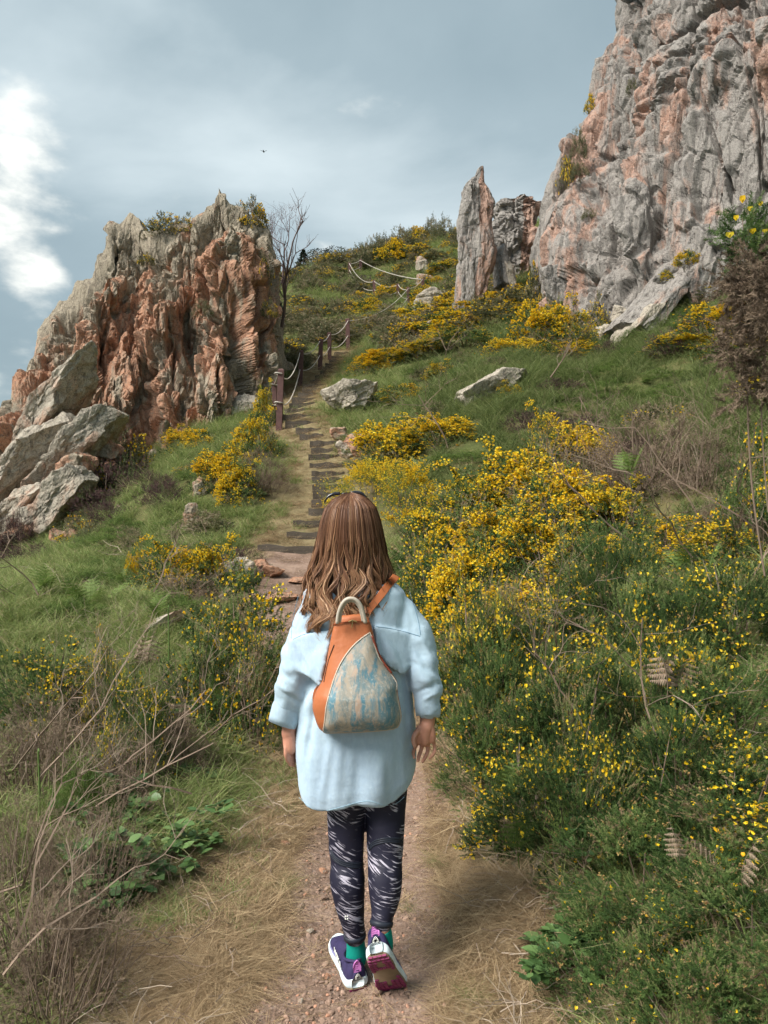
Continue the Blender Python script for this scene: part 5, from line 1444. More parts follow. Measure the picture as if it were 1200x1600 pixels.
# left side
LF = [
 ('f0', 318, 668, 14.6, 44, 'small yellow gorse clump at the foot of the crag', 'gorse bush'),
 ('m0', 285, 668, 15.0, 50, 'orange flowered gorse clump against the base of the crag', 'gorse bush'),
 ('m0', 404, 650, 13.0, 58, 'yellow gorse bush just left of the first fence posts', 'gorse bush'),
 ('m0', 415, 605, 15.2, 30, 'tiny yellow gorse tuft at the right foot of the crag', 'gorse bush'),
 ('m0', 350, 700, 11.4, 74, 'yellow gorse bush on the grass above the pink stones', 'gorse bush'),
 ('m0', 378, 728, 10.9, 60, 'yellow gorse bush low on the right of the one above the pink stones', 'gorse bush'),
 ('d0', 415, 705, 11.2, 90, 'dry grey twiggy bush beside the lower steps', 'dead bush'),
 ('m0', 262, 850, 7.9, 88, 'flat topped gorse bush covered in yellow near the bottom of the steps', 'gorse bush'),
 ('m0', 338, 849, 7.8, 86, 'yellow gorse bush left of the grey boulder at the bottom of the steps', 'gorse bush'),
 ('m0', 211, 860, 8.2, 24, 'very small yellow gorse tuft left of the flat topped gorse', 'gorse bush'),
 ('d0', 300, 893, 7.4, 120, 'brown twiggy bush under the flat topped yellow gorse', 'dead bush'),
 ('n0', 70, 1015, 4.7, 150, 'gorse bush with yellow flowers above the dead twigs at the left edge', 'gorse bush'),
 ('n1', 165, 1020, 4.5, 56, 'small upright gorse bush with orange flowers on the left', 'gorse bush'),
 ('n1', 215, 1068, 4.1, 92, 'tall narrow gorse bush with yellow flowers on the left', 'gorse bush'),
 ('m2', 380, 940, 5.3, 150, 'dark green bush at the left elbow of the walker', 'gorse bush'),
 ('m2', 325, 990, 4.9, 130, 'low dark green bush left of the dark green bush by the elbow', 'gorse bush'),
 ('m2', 395, 1030, 4.7, 90, 'dark green bush hanging over the path at the left sleeve', 'gorse bush'),
 ('g0', 120, 935, 6.6, 110, 'light green leafy mound on the left slope', 'leafy bush'),
 ('d0', 40, 1130, 3.9, 150, 'grey tangle of dead gorse low at the left edge', 'dead bush'),
 ('d0', 190, 1170, 3.8, 130, 'brown tangle of dead stems under the tall narrow gorse', 'dead bush'),
 ('g0', 130, 1200, 3.5, 100, 'small leafy green bush among the dead stems at the left', 'leafy bush'),
 ('d0', 280, 1130, 4.2, 110, 'dead stems at the foot of the low dark green bush', 'dead bush'),
 ('dn', 90, 1110, 4.3, 150, 'grey brown dead gorse under the yellow gorse at the left edge', 'dead bush'),
 ('dn', 150, 1060, 4.6, 110, 'grey dead gorse between the two left gorse bushes', 'dead bush'),
 ('dn', 60, 1350, 2.55, 230, 'close brown dead gorse in the bottom left corner', 'dead bush'),
 ('dn', 90, 1440, 2.35, 240, 'low brown dead gorse at the very bottom left', 'dead bush'),
 ('dn', 150, 1270, 2.95, 180, 'low dead gorse behind the bramble leaves', 'dead bush'),
 ('dn', 20, 1240, 3.0, 150, 'dead gorse at the left edge behind the bare pale twigs', 'dead bush'),
 ('h0', 185, 722, 14.2, 110, 'dark green and purple heather mound at the left foot of the crag', 'heather'),
 ('h0', 160, 765, 13.0, 110, 'dark purple heather mound below the crag foot mound', 'heather'),
 ('h0', 225, 745, 13.2, 70, 'dark heather mound right of the purple one', 'heather'),
 ('h0', 45, 862, 11.0, 110, 'purple brown heather mound at the left edge', 'heather'),
 ('h0', 20, 810, 12.4, 60, 'green topped heather mound between the left slabs', 'heather'),
 ('f1', 195, 665, 15.2, 90, 'dark green bush growing on the slabs at the crag foot', 'bush'),
 ('f1', 120, 800, 11.9, 60, 'dark green bush in the rubble below the slabs', 'bush'),
 ('f1', 70, 680, 14.9, 36, 'dark green cushion in the crack between the grey slabs', 'bush'),
 ('g0', 280, 940, 6.8, 90, 'bright green leafy mound below the flat topped yellow gorse', 'leafy bush'),
]
for key, u, v, Yd, w, lab, cat in LF: put(key, u, v, Yd, w, lab, cat)
# plants on the ledges of the crag and the cliff: at their own heights
def ledge(key, u, v, Yd, wpx, hpx, label, cat='bush'):
    p = pt(u, v, Yd); bush(key, (p[0], Yd, p[2] - hpx / F * Yd * .5), wpx / F * Yd, hpx / F * Yd, random.uniform(0, 6), label, cat)
for a in (('f1', 262, 356, 19.5, 70, 44, 'dark bush in the saddle between the two peaks of the crag'), ('f1', 290, 352, 19.3, 40, 34, 'green bush right of the dark one in the crag saddle'),
          ('f1', 228, 404, 17.9, 26, 18, 'small dark bush on a ledge under the left peak of the crag'), ('f1', 388, 334, 19.5, 54, 54, 'bush with yellow flowers on the right shoulder of the crag'),
          ('f0', 404, 330, 19.6, 22, 30, 'yellow sprig of gorse sticking up behind the crag shoulder'), ('s1', 412, 410, 18.2, 26, 50, 'strip of green growing down the right side of the crag'),
          ('s0', 318, 482, 17.4, 34, 22, 'grassy tuft in the middle of the crag face'), ('f1', 420, 480, 17.8, 26, 30, 'green tuft at the right edge of the crag'),
          ('f0', 924, 160, 20.4, 20, 30, 'small yellow gorse tuft hanging on the left edge of the cliff'), ('s1', 886, 262, 19.6, 26, 60, 'dark green strip of plants in the diagonal groove of the cliff'),
          ('s0', 905, 268, 18.9, 30, 22, 'grass tuft on the ledge right of the plant filled groove'), ('s0', 988, 135, 18.0, 20, 20, 'tuft of grass high on the cliff face'),
          ('s0', 1018, 160, 17.6, 18, 20, 'second tuft of grass high on the cliff face, right of the first'), ('s0', 920, 336, 18.3, 24, 16, 'low tuft on the middle ledge of the cliff'),
          ('s0', 905, 225, 19.4, 26, 40, 'grassy patch above the plant filled groove'), ('f0', 1072, 400, 14.2, 34, 22, 'yellow gorse hanging over the tilted rocks of the cliff'), ('f0', 1040, 428, 14.3, 20, 14, 'yellow gorse tuft lower left of the hanging one on the cliff')):
    ledge(*a)
# skyline and far hillside scrub
r = np.random.default_rng(77)
for q_ in range(46):
    u = 440 + 280 * (q_ + r.uniform(0, 1)) / 46; Yd = r.uniform(43, 50) if u > 520 else r.uniform(42, 47)
    x = (u - 600) / F * Yd; z = gz(x, Yd)
    big = u > 560
    bush(('s1', 'f0', 's0')[int(r.integers(3))] if big else ('s0', 's1')[int(r.integers(2))], (x, Yd, z - .2), r.uniform(1.2, 2.6), r.uniform(.5, 1.5) * (1.0 if big else .6), r.uniform(0, 6), 'dark scrub with some yellow gorse along the skyline between crag and pinnacle', 'bush', 'skyline bushes')
cnt = 0
while cnt < 230:
    Yd = 20 * (2.35 ** r.uniform(0, 1)) ; u = r.uniform(405, 820); x = (u - 600) / F * Yd
    ds = dist_line(np.array([x]), np.array([Yd]), S8)[0]
    if ds < .9 + (.6 if x > -2 else 0) or (Yd > 43) or (u < 436 and Yd < 26): continue
    if 560 < u < 640 and Yd < 30 and r.uniform() < .6: continue
    left = u < 545
    key = ('s0', 's0', 's1', 's0')[int(r.integers(4))] if left else ('s0', 's1', 'f0', 's1', 's0')[int(r.integers(5))]
    bush(key, (x, Yd, gz(x, Yd) - .12), r.uniform(.9, 2.1), r.uniform(.3, .7), r.uniform(0, 6),
         'low dark scrub on the hillside left of the rope fence' if left else 'low scrub on the hillside right of the rope fence', 'bush', 'scrub left of the fence' if left else 'scrub right of the fence')
    cnt += 1

for q_ in range(64):
    left = q_ >= 46
    for _ in range(20):
        Yd = r.uniform(8.5, 18) if not left else r.uniform(7.5, 13.5); u = r.uniform(640, 1180) if not left else r.uniform(120, 400)
        x = (u - 600) / F * Yd
        if all((x - fx) ** 2 + (Yd - fy) ** 2 > (fr + .25) ** 2 for fx, fy, fr in FOOT if fy < 20) and min(dist_line(np.array([x]), np.array([Yd]), S8)[0], dist_line(np.array([x]), np.array([Yd]), P8)[0]) > .7 and not (690 < u < 850 and 11.3 < Yd < 13.5): break
    else: continue
    bush(('g0', 's0', 'g0', 'h0', 's1')[int(r.integers(5))], (x, Yd, gz(x, Yd) - .06), r.uniform(.5, 1.1), r.uniform(.16, .34), r.uniform(0, 6), 'low leafy shrub in the grass left of the steps' if left else 'low leafy shrub in the long grass below the cliff', 'shrub', 'low shrubs left of the steps' if left else 'low shrubs below the cliff')

# ---- conifers far behind -----------------------------------------
def tree_mesh(seed, h, w, conifer=True):
    r = np.random.default_rng(seed); G = Geo(); n = 900
    t = r.uniform(.12, 1, n); rad = w / 2 * (1 - t) ** .8 * r.uniform(.3, 1, n) * (1 + .3 * np.sin(t * 40)) if conifer else w / 2 * np.sqrt(np.clip(1 - ((t - .6) / .42) ** 2, 0, 1)) * r.uniform(.4, 1, n)
    a = r.uniform(0, 6.28, n)
    P = np.stack([rad * np.cos(a), rad * np.sin(a), t * h], 1)
    Z = np.stack([np.cos(a), np.sin(a), r.uniform(-.2, .5, n)], 1)
    tv = np.array([(-.5, 0, 0), (.5, 0, 0), (0, 0, 1.6), (0, .35, .6)]) * .09 * h / 2
    G.stamp(tv, [np.array([(0, 1, 2), (0, 1, 3), (1, 2, 3)])], rotmats(Z, r.uniform(0, 6, n)), P, r.uniform(0, .5, n))
    W = Geo(); W.add(*tube([(0, 0, -.3), (0, 0, h * .9)], [.06 * h / 3, .01], 6), .1)
    return G, W
M_CONI = tinted('dark_conifer', [(0, (.012, .022, .012)), (1, (.05, .07, .03))], .1)
for k_, (u, v, Yd, h, w, con, lab) in enumerate(((474, 405, 47, 1.8, 1.3, True, 'small dark conifer on the skyline right of the bare tree'), (500, 410, 48, 1.5, 2.4, False, 'rounded dark tree on the skyline beside the conifer'), (524, 411, 48, 1.3, 2.2, False, 'low dark tree on the skyline left of the upper steps'), (436, 385, 30, 1.6, 1.2, True, 'dark conifer at the foot of the bare tree'))):
    x = (u - 600) / F * Yd; z = gz(x, Yd) - .2
    root = empty('evergreen_tree', (x, Yd, z), lab, 'tree')
    G, W = tree_mesh(200 + k_, h, w, con)
    obj('crown', G.mesh('crown'), M_CONI, root, kind='stuff'); obj('trunk', W.mesh('trunk'), G_TWIG, root)

# ---- bare tree by the crag ---------------------------------------
def branching(seed, base, h, spread, lv=4, r0=.05, lean=(0, 0), nb=5, up=.6, wob=.12):
    r = np.random.default_rng(seed); G = Geo()
    def grow(p, d, L, rad, lvl):
        pts = [p]; q_ = p.copy(); dd = d.copy(); n = 5
        for i in range(n):
            dd = dd + r.normal(size=3) * wob + np.array([0, 0, .05]); dd /= np.linalg.norm(dd); q_ = q_ + dd * L / n; pts.append(q_.copy())
        pts = np.array(pts)
        G.add(*tube(pts, np.linspace(rad, rad * .55, len(pts)), 4 if rad > .01 else 3, False), r.uniform(0, 1) if lvl else .3)
        if lvl >= lv: return
        for i in range(nb):
            k = r.integers(2, n + 1); ax = r.normal(size=3); ax /= np.linalg.norm(ax)
            nd = dd * up + ax * spread + np.array([0, 0, .25]); nd /= np.linalg.norm(nd)
            grow(pts[k], nd, L * r.uniform(.45, .75), rad * .5, lvl + 1)
    d = np.array([lean[0], lean[1], 1.0]); d /= np.linalg.norm(d)
    grow(np.array(base, float), d, h, r0, 0)
    return G
x = (440 - 600) / F * 21.5; z = gz(x, 21.5)
root = empty('bare_tree', (x, 21.5, pt(438, 432, 21.5)[2]), 'thin bare tree on the skyline at the right shoulder of the crag', 'tree')
G = branching(3, (0, 0, -1.5), 2.0, .6, 3, .05, (.0, 0), 5)
obj('trunk', G.mesh('trunk'), plain('bare_bark', (.12, .09, .085), .9), root)
G2 = branching(31, (0, 0, -.2), 1.3, .75, 4, .028, (.25, 0), 5, wob=.16)
obj('crown', G2.mesh('crown'), plain('bare_bark_fine', (.15, .10, .10), .9), root, kind='stuff')

# ---- grasses: stuff ----------------------------------------------
def blades(seed, n, h, w, spread, droop, segs=3, upright=.4):
    r = np.random.default_rng(seed); V = []; Fc = []; T = []; k = 0
    for i in range(n):
        a = r.uniform(0, 6.28); rr = spread * r.uniform(0, 1) ** .6
        p = np.array([rr * math.cos(a), rr * math.sin(a), -.01]); L = h * r.uniform(.5, 1.2)
        b = r.uniform(0, 6.28); d = np.array([math.cos(b) * upright * 1.2, math.sin(b) * upright * 1.2, 1]); d /= np.linalg.norm(d)
        side = np.array([-math.sin(b), math.cos(b), 0]) if r.uniform() < .6 else np.array([math.cos(b), math.sin(b), 0])
        g_ = np.array([math.cos(b), math.sin(b), -.8]) * droop * r.uniform(.4, 1.6)
        t0 = r.uniform(0, 1)
        for s in range(segs + 1):
            t = s / segs; c = p + d * L * t + g_ * L * t * t; c[2] = max(c[2], -.005)
            ww = w * (1 - t) ** .7 / 2
            if s < segs: V += [c - side * ww, c + side * ww]; T += [t0 * .7 + .3 * t] * 2
            else: V += [c]; T += [t0 * .7 + .3]
        for s in range(segs - 1): j = k + 2 * s; Fc += [(j, j + 1, j + 3), (j, j + 3, j + 2)]
        j = k + 2 * (segs - 1); Fc += [(j, j + 1, j + 2)]; k += 2 * segs + 1
    return np.array(V), np.array(Fc), np.array(T)

def scatter_stuff(name, protos, P, rot, scl, pick, label, mat):
    """one object: points in the mesh, each carrying one of the small tufts through geometry nodes"""
    pcol = bpy.data.collections.new(name + '_tufts')
    for i, (V, Fc, T) in enumerate(protos):
        o = bpy.data.objects.new('%s_tuft_%d' % (name, i), mesh_np('%s_tuft_%d' % (name, i), V, [Fc], T)); o.data.materials.append(mat); pcol.objects.link(o)
    me = bpy.data.meshes.new(name); me.vertices.add(len(P)); me.vertices.foreach_set('co', P.astype(np.float32).ravel())
    a = me.attributes.new('rot', 'FLOAT_VECTOR', 'POINT'); a.data.foreach_set('vector', rot.astype(np.float32).ravel())
    a = me.attributes.new('scl', 'FLOAT_VECTOR', 'POINT'); a.data.foreach_set('vector', scl.astype(np.float32).ravel())
    a = me.attributes.new('pick', 'INT', 'POINT'); a.data.foreach_set('value', pick.astype(np.int32))
    o = obj(name, me, None, kind='stuff', label=label)
    ng = bpy.data.node_groups.new(name + '_nodes', 'GeometryNodeTree')
    ng.interface.new_socket('Geometry', in_out='INPUT', socket_type='NodeSocketGeometry'); ng.interface.new_socket('Geometry', in_out='OUTPUT', socket_type='NodeSocketGeometry')
    N = ng.nodes; gi = N.new('NodeGroupInput'); go = N.new('NodeGroupOutput')
    ip = N.new('GeometryNodeInstanceOnPoints'); ci = N.new('GeometryNodeCollectionInfo'); ci.inputs['Collection'].default_value = pcol
    ci.inputs['Separate Children'].default_value = True; ci.inputs['Reset Children'].default_value = True
    def na(nm, ty):
        n = N.new('GeometryNodeInputNamedAttribute'); n.data_type = ty; n.inputs['Name'].default_value = nm
        return next(s for s in n.outputs if s.enabled and s.name == 'Attribute')
    l = ng.links.new
    l(gi.outputs[0], ip.inputs['Points']); l(ci.outputs[0], ip.inputs['Instance']); ip.inputs['Pick Instance'].default_value = True
    l(na('pick', 'INT'), ip.inputs['Instance Index']); l(na('rot', 'FLOAT_VECTOR'), ip.inputs['Rotation']); l(na('scl', 'FLOAT_VECTOR'), ip.inputs['Scale'])
    l(ip.outputs[0], go.inputs[0])
    md = o.modifiers.new('scatter', 'NODES'); md.node_group = ng
    return o

def ground_normals(x, y):
    e_ = .15; z0 = ground(x, y, False); zx = ground(x + e_, y, False); zy = ground(x, y + e_, False)
    return np.stack([-(zx - z0) / e_, -(zy - z0) / e_, np.ones_like(x)], 1)

r = np.random.default_rng(123)
NPT = 110000
yy = 1.9 * (26.0 ** r.uniform(0, 1, NPT)); xx = r.uniform(-1, 1, NPT) * (.60 * yy + .5)
dpath = dist_line(xx, yy, P8); dst = dist_line(xx, yy, S8); dmin = np.minimum(dpath, dst)
zz_ = ground(xx, yy)
nz1 = fbm2(xx, yy, .55, 40, 3); nz2 = fbm2(xx, yy, 2.6, 41, 3); nz3 = fbm2(xx, yy, .2, 42, 2)
onpath = dpath < .31 + .13 * nz1 * 1.5
onstair = (dst < .42)
margin = np.clip(1 - (dmin - .35) / (.75 + .25 * nz1), 0, 1)
dry = margin * .95 + .35 * nz2 + .5 * nz1 + np.where(yy < 7, .0, -.12)
# the left foreground is drier, the slope under the cliff is lush
dry += np.where((yy > 17) & (xx < .5), .30, 0)
dry += np.where((xx < -.6) & (yy < 5), .10, 0) - np.where((xx > .8) & (yy > 7), .45, 0) - np.where((xx < -1.8) & (yy > 7) & (yy < 14), .25, 0)
rnd = r.uniform(size=NPT)
cover = np.zeros(NPT, bool)
for fx, fy, fr in FOOT:
    cover |= (xx - fx) ** 2 + (yy - fy) ** 2 < fr * fr
bank = (xx > .75 + .12 * nz1) & (yy < 7.5)
keep = (~cover | (rnd > .95)) & (~bank | (rnd > .8)) & (~onpath | (rnd < .025)) & (~onstair | (rnd < .5))
isdry = (dry + .5 * (r.uniform(size=NPT) - .5)) > .55
GR = [blades(1, 34, .10, .0035, .06, .35), blades(2, 30, .13, .0035, .06, .5), blades(3, 36, .08, .004, .07, .3), blades(4, 26, .18, .004, .06, .45)]
ST = [blades(5, 40, .11, .0026, .07, 1.0, 3, .9), blades(6, 44, .08, .0026, .08, 1.1, 3, 1.3), blades(7, 30, .17, .0028, .07, .8, 3, .7)]
def do_scatter(name, mask, protos, mat, s0, s1, label, hgt=1.0):
    i = np.where(mask)[0]; n = len(i)
    P = np.stack([xx[i], yy[i], zz_[i]], 1)
    sc_ = (s0 + s1 * yy[i]) * r.uniform(.65, 1.35, n)
    sc3 = np.stack([sc_ * 1.15, sc_ * 1.15, sc_ * hgt * r.uniform(.7, 1.3, n)], 1)
    rot = np.stack([r.normal(size=n) * .15, r.normal(size=n) * .15, r.uniform(0, 6.28, n)], 1)
    scatter_stuff(name, protos, P, rot, sc3, r.integers(0, len(protos), n), label, mat)
lush = (xx > .6) & (yy > 6.5) & (yy < 19)
low = (dmin < .8)
do_scatter('green_grass', keep & ~isdry & ~lush & low, GR[:3], G_GRASS, .45, .075, 'short green grass along the path and steps')
do_scatter('hill_grass', keep & ~isdry & ~lush & ~low, GR, G_GRASS, .85, .075, 'green grass on the hillside')
do_scatter('lush_grass', keep & ~isdry & lush, GR[1:], tinted('lush_green', [(0, (.06, .085, .028)), (.5, (.14, .185, .06)), (.85, (.23, .27, .10)), (1, (.38, .33, .18))], .35), .8, .085, 'long dark green grass on the slope below the cliff', 1.1)
do_scatter('dry_grass', keep & isdry, ST, G_STRAW, .42, .06, 'dry straw coloured grass beside the path and steps', .8)

# thick tussock of straw at the bottom left, others smaller
def tussock(loc, w, h, n, seed, label, mat=G_STRAW, droop=.8):
    V, Fc, T = blades(seed, n, 1.0, .006, .42, droop, 4, .8)
    V = V * np.array([w / 1.6, w / 1.6, h / 1.0]); root = empty('grass_tussock', loc, label, 'grass tussock')
    obj('blades', mesh_np('blades', V, [Fc], T), mat, root, kind='stuff')
for u, v, w, h, n, lab in ((320, 1540, .34, .17, 1500, 'big straw coloured grass tussock at the bottom left of the path'), (250, 1580, .24, .12, 700, 'straw tussock left below the big one'), (300, 1215, .2, .1, 500, 'small dry tussock under the dark green bush'),
                           (395, 1235, .3, .09, 600, 'flattened dry tussock at the left of the path below the left hand'), (780, 1380, .3, .12, 700, 'dry tussock in the shade of the right bushes'), (700, 1480, .26, .08, 500, 'dry tussock at the right of the path by the lifted shoe')):
    p = hit(u, v, 3); tussock(p, w, h, n, 400 + u, lab)
for u, v, w, h, n, lab in ((740, 1560, .16, .09, 260, 'green grass tuft at the bottom right of the path'), (440, 1385, .18, .07, 260, 'green grass tuft left of the legs'), (690, 1350, .2, .07, 300, 'green grass tuft right of the legs'), (700, 1230, .22, .08, 300, 'green grass tuft below the right hand'), (640, 1420, .12, .05, 160, 'small green tuft right of the lifted shoe')):
    p = hit(u, v, 3); tussock(p, w, h, n, 500 + u, lab, G_GRASS, .5)

# twig litter under the bushes and gravel on the path: stuff
def twiglet(seed, L=.28):
    r_ = np.random.default_rng(seed); G = Geo()
    for k_ in range(3):
        a = r_.uniform(0, 6.28); p = np.array([r_.normal() * .05, r_.normal() * .05, .01]); pts = [p]
        d = np.array([math.cos(a), math.sin(a), r_.uniform(.0, .5)])
        for s in range(4):
            d = d + r_.normal(size=3) * .3; d /= np.linalg.norm(d); d[2] *= .8; p = p + d * L / 4; pts.append(p)
        G.add(*tube(pts, np.linspace(.0028, .001, 5), 3, False), r_.uniform(0, 1))
    return np.concatenate(G.V), np.concatenate(G.F), np.concatenate(G.T)
def split(t): V, Fq, T = t; return V, Fq, T
i = np.where((dmin > .42) & (yy < 9) & (r.uniform(size=NPT) < np.where(cover, .02, np.where(yy < 4.5, .05, .045))))[0]
P = np.stack([xx[i], yy[i], zz_[i] + .02], 1); n = len(i)
scatter_stuff('dead_twigs', [twiglet(s) for s in range(5)], P, np.stack([r.normal(size=n) * .3, r.normal(size=n) * .3, r.uniform(0, 6.28, n)], 1), np.repeat((r.uniform(.4, 1.3, n) * (.30 + .13 * yy[i]))[:, None], 3, 1), r.integers(0, 5, n), 'dead twig litter under the bushes', G_TWIG)
D2, F2_ = ICO[2]
peb = []
for s in range(6):
    rr_ = np.random.default_rng(s + 60); V = D2 * (1 + .35 * vnoise(D2 * 1.7 + s * 5, s)[:, None]) * rr_.uniform(.6, 1.1, 3) * np.array([1, 1, .6]); peb.append((V * .5, F2_, np.full(len(V), rr_.uniform())))
M_PEB = tinted('path_gravel', [(0, (.16, .11, .085)), (.5, (.27, .18, .135)), (.85, (.38, .26, .20)), (1, (.45, .24, .16))], 0, .95, .6)
n = 9000; ty = 2.0 + 5.5 * r.uniform(0, 1, n) ** 1.5; pxx = np.interp(ty, PATH[:, 1], PATH[:, 0]) + r.normal(size=n) * .2
sz = .004 + .010 * r.uniform(0, 1, n) ** 5 + .012 * (r.uniform(size=n) < .01)
P = np.stack([pxx, ty, ground(pxx, ty) + sz * .1], 1)
scatter_stuff('path_gravel', peb, P, r.uniform(0, 6.28, (n, 3)) * [0.1, .1, 1], np.repeat(sz[:, None] * 1.7, 3, 1), r.integers(0, 6, n), 'loose gravel and crumbs of soil on the dirt path', M_PEB)
for k_, (u, v, w, h, mt, lab) in enumerate(((447, 1320, 15, 12, M_RED, 'small orange stone at the left edge of the path'), (512, 1528, 12, 10, M_RED, 'pinkish stone left of the planted shoe'), (484, 1457, 12, 9, M_PALE, 'small brown stone on the path left of the planted shoe'), (470, 1418, 10, 7, M_PALE, 'tiny grey stone on the left of the path'), (505, 1362, 13, 8, M_RED, 'flat orange chip on the path left of the knees'), (688, 1400, 10, 7, M_PALE, 'tiny stone in the grass right of the path'), (470, 1566, 9, 7, M_PALE, 'tiny pale stone at the bottom of the path'))):
    p = hit(u, v, 3); boulder('stone', u, v, w, h, p[1], mt, lab, 700 + k_, 1.0, .3, .1, 3, 'stone', xyz=(p[0], p[1], p[2] + .004), t2=-.1, seat=False)

# ================================================================== STEPS AND FENCE
m = MT('weathered_board'); c = m.coord((1, 12, 12))
colr = m.mix(m.noise(m.coord((3, 30, 30)), 1.2, 6, .7), (.03, .025, .02), (.15, .125, .10))
m.bsdf(colr, .9, m.bump(m.noise(m.coord((3, 40, 40)), 1.5, 5, .7), .8, .01), .2); M_BOARD = m.m
flight = empty('staircase', (-1.02, 9.0, gz(-1.02, 9.0)), 'long flight of narrow earth steps with old timber edges climbing the hill', 'steps')
def plank(p, w, h, th, ang, roll, seed):
    rr = np.random.default_rng(seed)
    n = 9; xs2 = np.linspace(-w / 2, w / 2, n); V = []
    for i, x_ in enumerate(xs2):
        j = rr.normal(size=4) * .006; sag = .01 * np.sin(i * 1.3 + seed)
        V += [(x_, -th / 2 + j[0], -h / 2 - .05), (x_, th / 2 + j[1], -h / 2 - .05), (x_, th / 2 + j[2], h / 2 + sag + j[3]), (x_, -th / 2 + j[0], h / 2 + sag + j[3])]
    V = np.array(V); ca, sa = math.cos(ang), math.sin(ang)
    V[:, 2] += V[:, 0] * roll
    V = V @ np.array([[ca, sa, 0], [-sa, ca, 0], [0, 0, 1]])
    return V + np.array(p), [gridfaces(n, 4, True), np.array([[3, 2, 1, 0]]), np.array([[0, 1, 2, 3]]) + (n - 1) * 4]
# (pixel row, left, right) of each riser as read off the photograph
ST_ = [(860, 402, 520), (838, 448, 530), (819, 458, 538), (800, 482, 540), (786, 487, 545), (773, 489, 546), (762, 488, 540), (751, 487, 541), (741, 487, 538), (728, 484, 536), (714, 482, 532), (704, 486, 524), (693, 484, 530),
       (682, 468, 505), (672, 462, 502), (661, 446, 500), (650, 442, 492), (641, 444, 482), (632, 452, 496), (624, 456, 502), (616, 466, 504), (609, 472, 510), (602, 474, 512), (595, 484, 512), (588, 492, 514), (581, 500, 520), (575, 504, 524), (569, 508, 530), (563, 514, 535), (557, 518, 540), (551, 522, 544)]
for k_, (v, ul, ur) in enumerate(ST_):
    p = hit((ul + ur) / 2, v + 3, None)
    if p is None: continue
    Yd = p[1]; w = (ur - ul) / F * Yd
    hh = .12
    V, fs = plank((p[0] - flight.location[0], Yd - flight.location[1], p[2] + hh * .15 - flight.location[2]), w, hh, .06, random.uniform(-.08, .08) - (.12 if k_ == 0 else 0), random.uniform(-.03, .03), k_)
    G = Geo(); G.add(V, fs); obj('step', G.mesh('step'), M_BOARD, flight)
up = hit(566, 470, 40); flight2 = empty('staircase', tuple(up), 'short upper flight of earth steps near the skyline', 'steps')
for k_ in range(10):
    v = 434 + k_ * 3.6; uc = 572 - k_ * .9; w = 17 + 1.2 * k_
    p = hit(uc, v + 1, None)
    if p is None: continue
    G = Geo(); V, fs = plank(p + np.array([0, 0, .07]) - np.array(up), w / F * p[1], .2, .1, 0, 0, 60 + k_); G.add(V, fs); obj('step', G.mesh('step'), M_BOARD, flight2)

M_POST = plain('stained_post', (.105, .055, .05), .8, bumps=(30, .6), var=.5, vscale=14)
M_ROPE = plain('pale_rope', (.44, .40, .35), .9, bumps=(200, .5), var=.3)
fence = empty('rope_fence', hit(436, 668, 14), 'rope fence of reddish brown posts with two pale ropes climbing beside the steps', 'fence')
FL = np.array(fence.location)
POSTS = [(429, 603, 664, 5.0), (436, 586, 672, 7.0), (469, 553, 603, 5), (500, 535, 577, 5), (515, 524, 562, 4.5), (544, 503, 547, 5), (638, 452, 479, 3.6), (622, 446, 467, 3.4), (585, 441, 466, 3.4), (546, 413, 432, 2.2), (563, 408, 428, 2.2), (660, 438, 462, 3.2)]
heads = []
for k_, (u, vt, vb, wp) in enumerate(POSTS):
    p = hit(u, vb, 15); Yd = p[1]; hgt_ = (vb - vt) / F * Yd; w = max(wp * 1.3, 4.4) / F * Yd; hgt_ *= 1.1
    G = Geo(); s = w / 2
    b_ = [(-s, -s, -.25), (s, -s, -.25), (s, s, -.25), (-s, s, -.25), (-s, -s, hgt_ - .02), (s, -s, hgt_ - .02), (s, s, hgt_ - .02), (-s, s, hgt_ - .02), (-s * .7, -s * .7, hgt_ + .01), (s * .7, -s * .7, hgt_ + .01), (s * .7, s * .7, hgt_ + .01), (-s * .7, s * .7, hgt_ + .01)]
    V = np.array(b_); V[:, 0] += V[:, 2] * random.uniform(-.04, .04)
    G.add(V + p - FL, [np.array([[0, 1, 5, 4], [1, 2, 6, 5], [2, 3, 7, 6], [3, 0, 4, 7], [4, 5, 9, 8], [5, 6, 10, 9], [6, 7, 11, 10], [7, 4, 8, 11], [8, 9, 10, 11]])])
    obj('post', G.mesh('post'), M_POST, fence)
    heads.append((p, hgt_, s))
def rope(a, b, fa, fb, sag, r_=.013):
    A = heads[a][0] + [0, -heads[a][2], heads[a][1] * fa]; B = heads[b][0] + [0, -heads[b][2], heads[b][1] * fb]
    t = np.linspace(0, 1, 16)[:, None]; P = A * (1 - t) + B * t; P[:, 2] -= (sag * 4 * t * (1 - t))[:, 0] * np.linalg.norm(B - A)
    G = Geo(); G.add(*tube(P - FL, r_ * max(1, A[1] / 32), 5)); obj('rope', G.mesh('rope', True), M_ROPE, fence)
for a, b, sg_ in ((0, 1, .02), (1, 2, .07), (2, 3, .07), (3, 4, .06), (4, 5, .08), (5, 6, .04), (6, 11, .08), (8, 7, .08), (7, 6, .05), (9, 8, .07), (9, 10, .07), (10, 11, .02)):
    rope(a, b, .93, .93, sg_)
    if (a, b) != (10, 11): rope(a, b, .45, .45, sg_)
for k_ in (0, 1):
    p, h_, s = heads[k_]
    for f_ in (.93, .45):
        th = np.linspace(0, 2 * np.pi, 14); P = np.stack([p[0] + 1.5 * s * np.cos(th), p[1] + 1.5 * s * np.sin(th), p[2] + h_ * f_ + .01 * np.sin(th * 2)], 1)
        G = Geo(); G.add(*tube(P - FL, .014, 5)); obj('rope_knot', G.mesh('rope_knot', True), M_ROPE, fence)

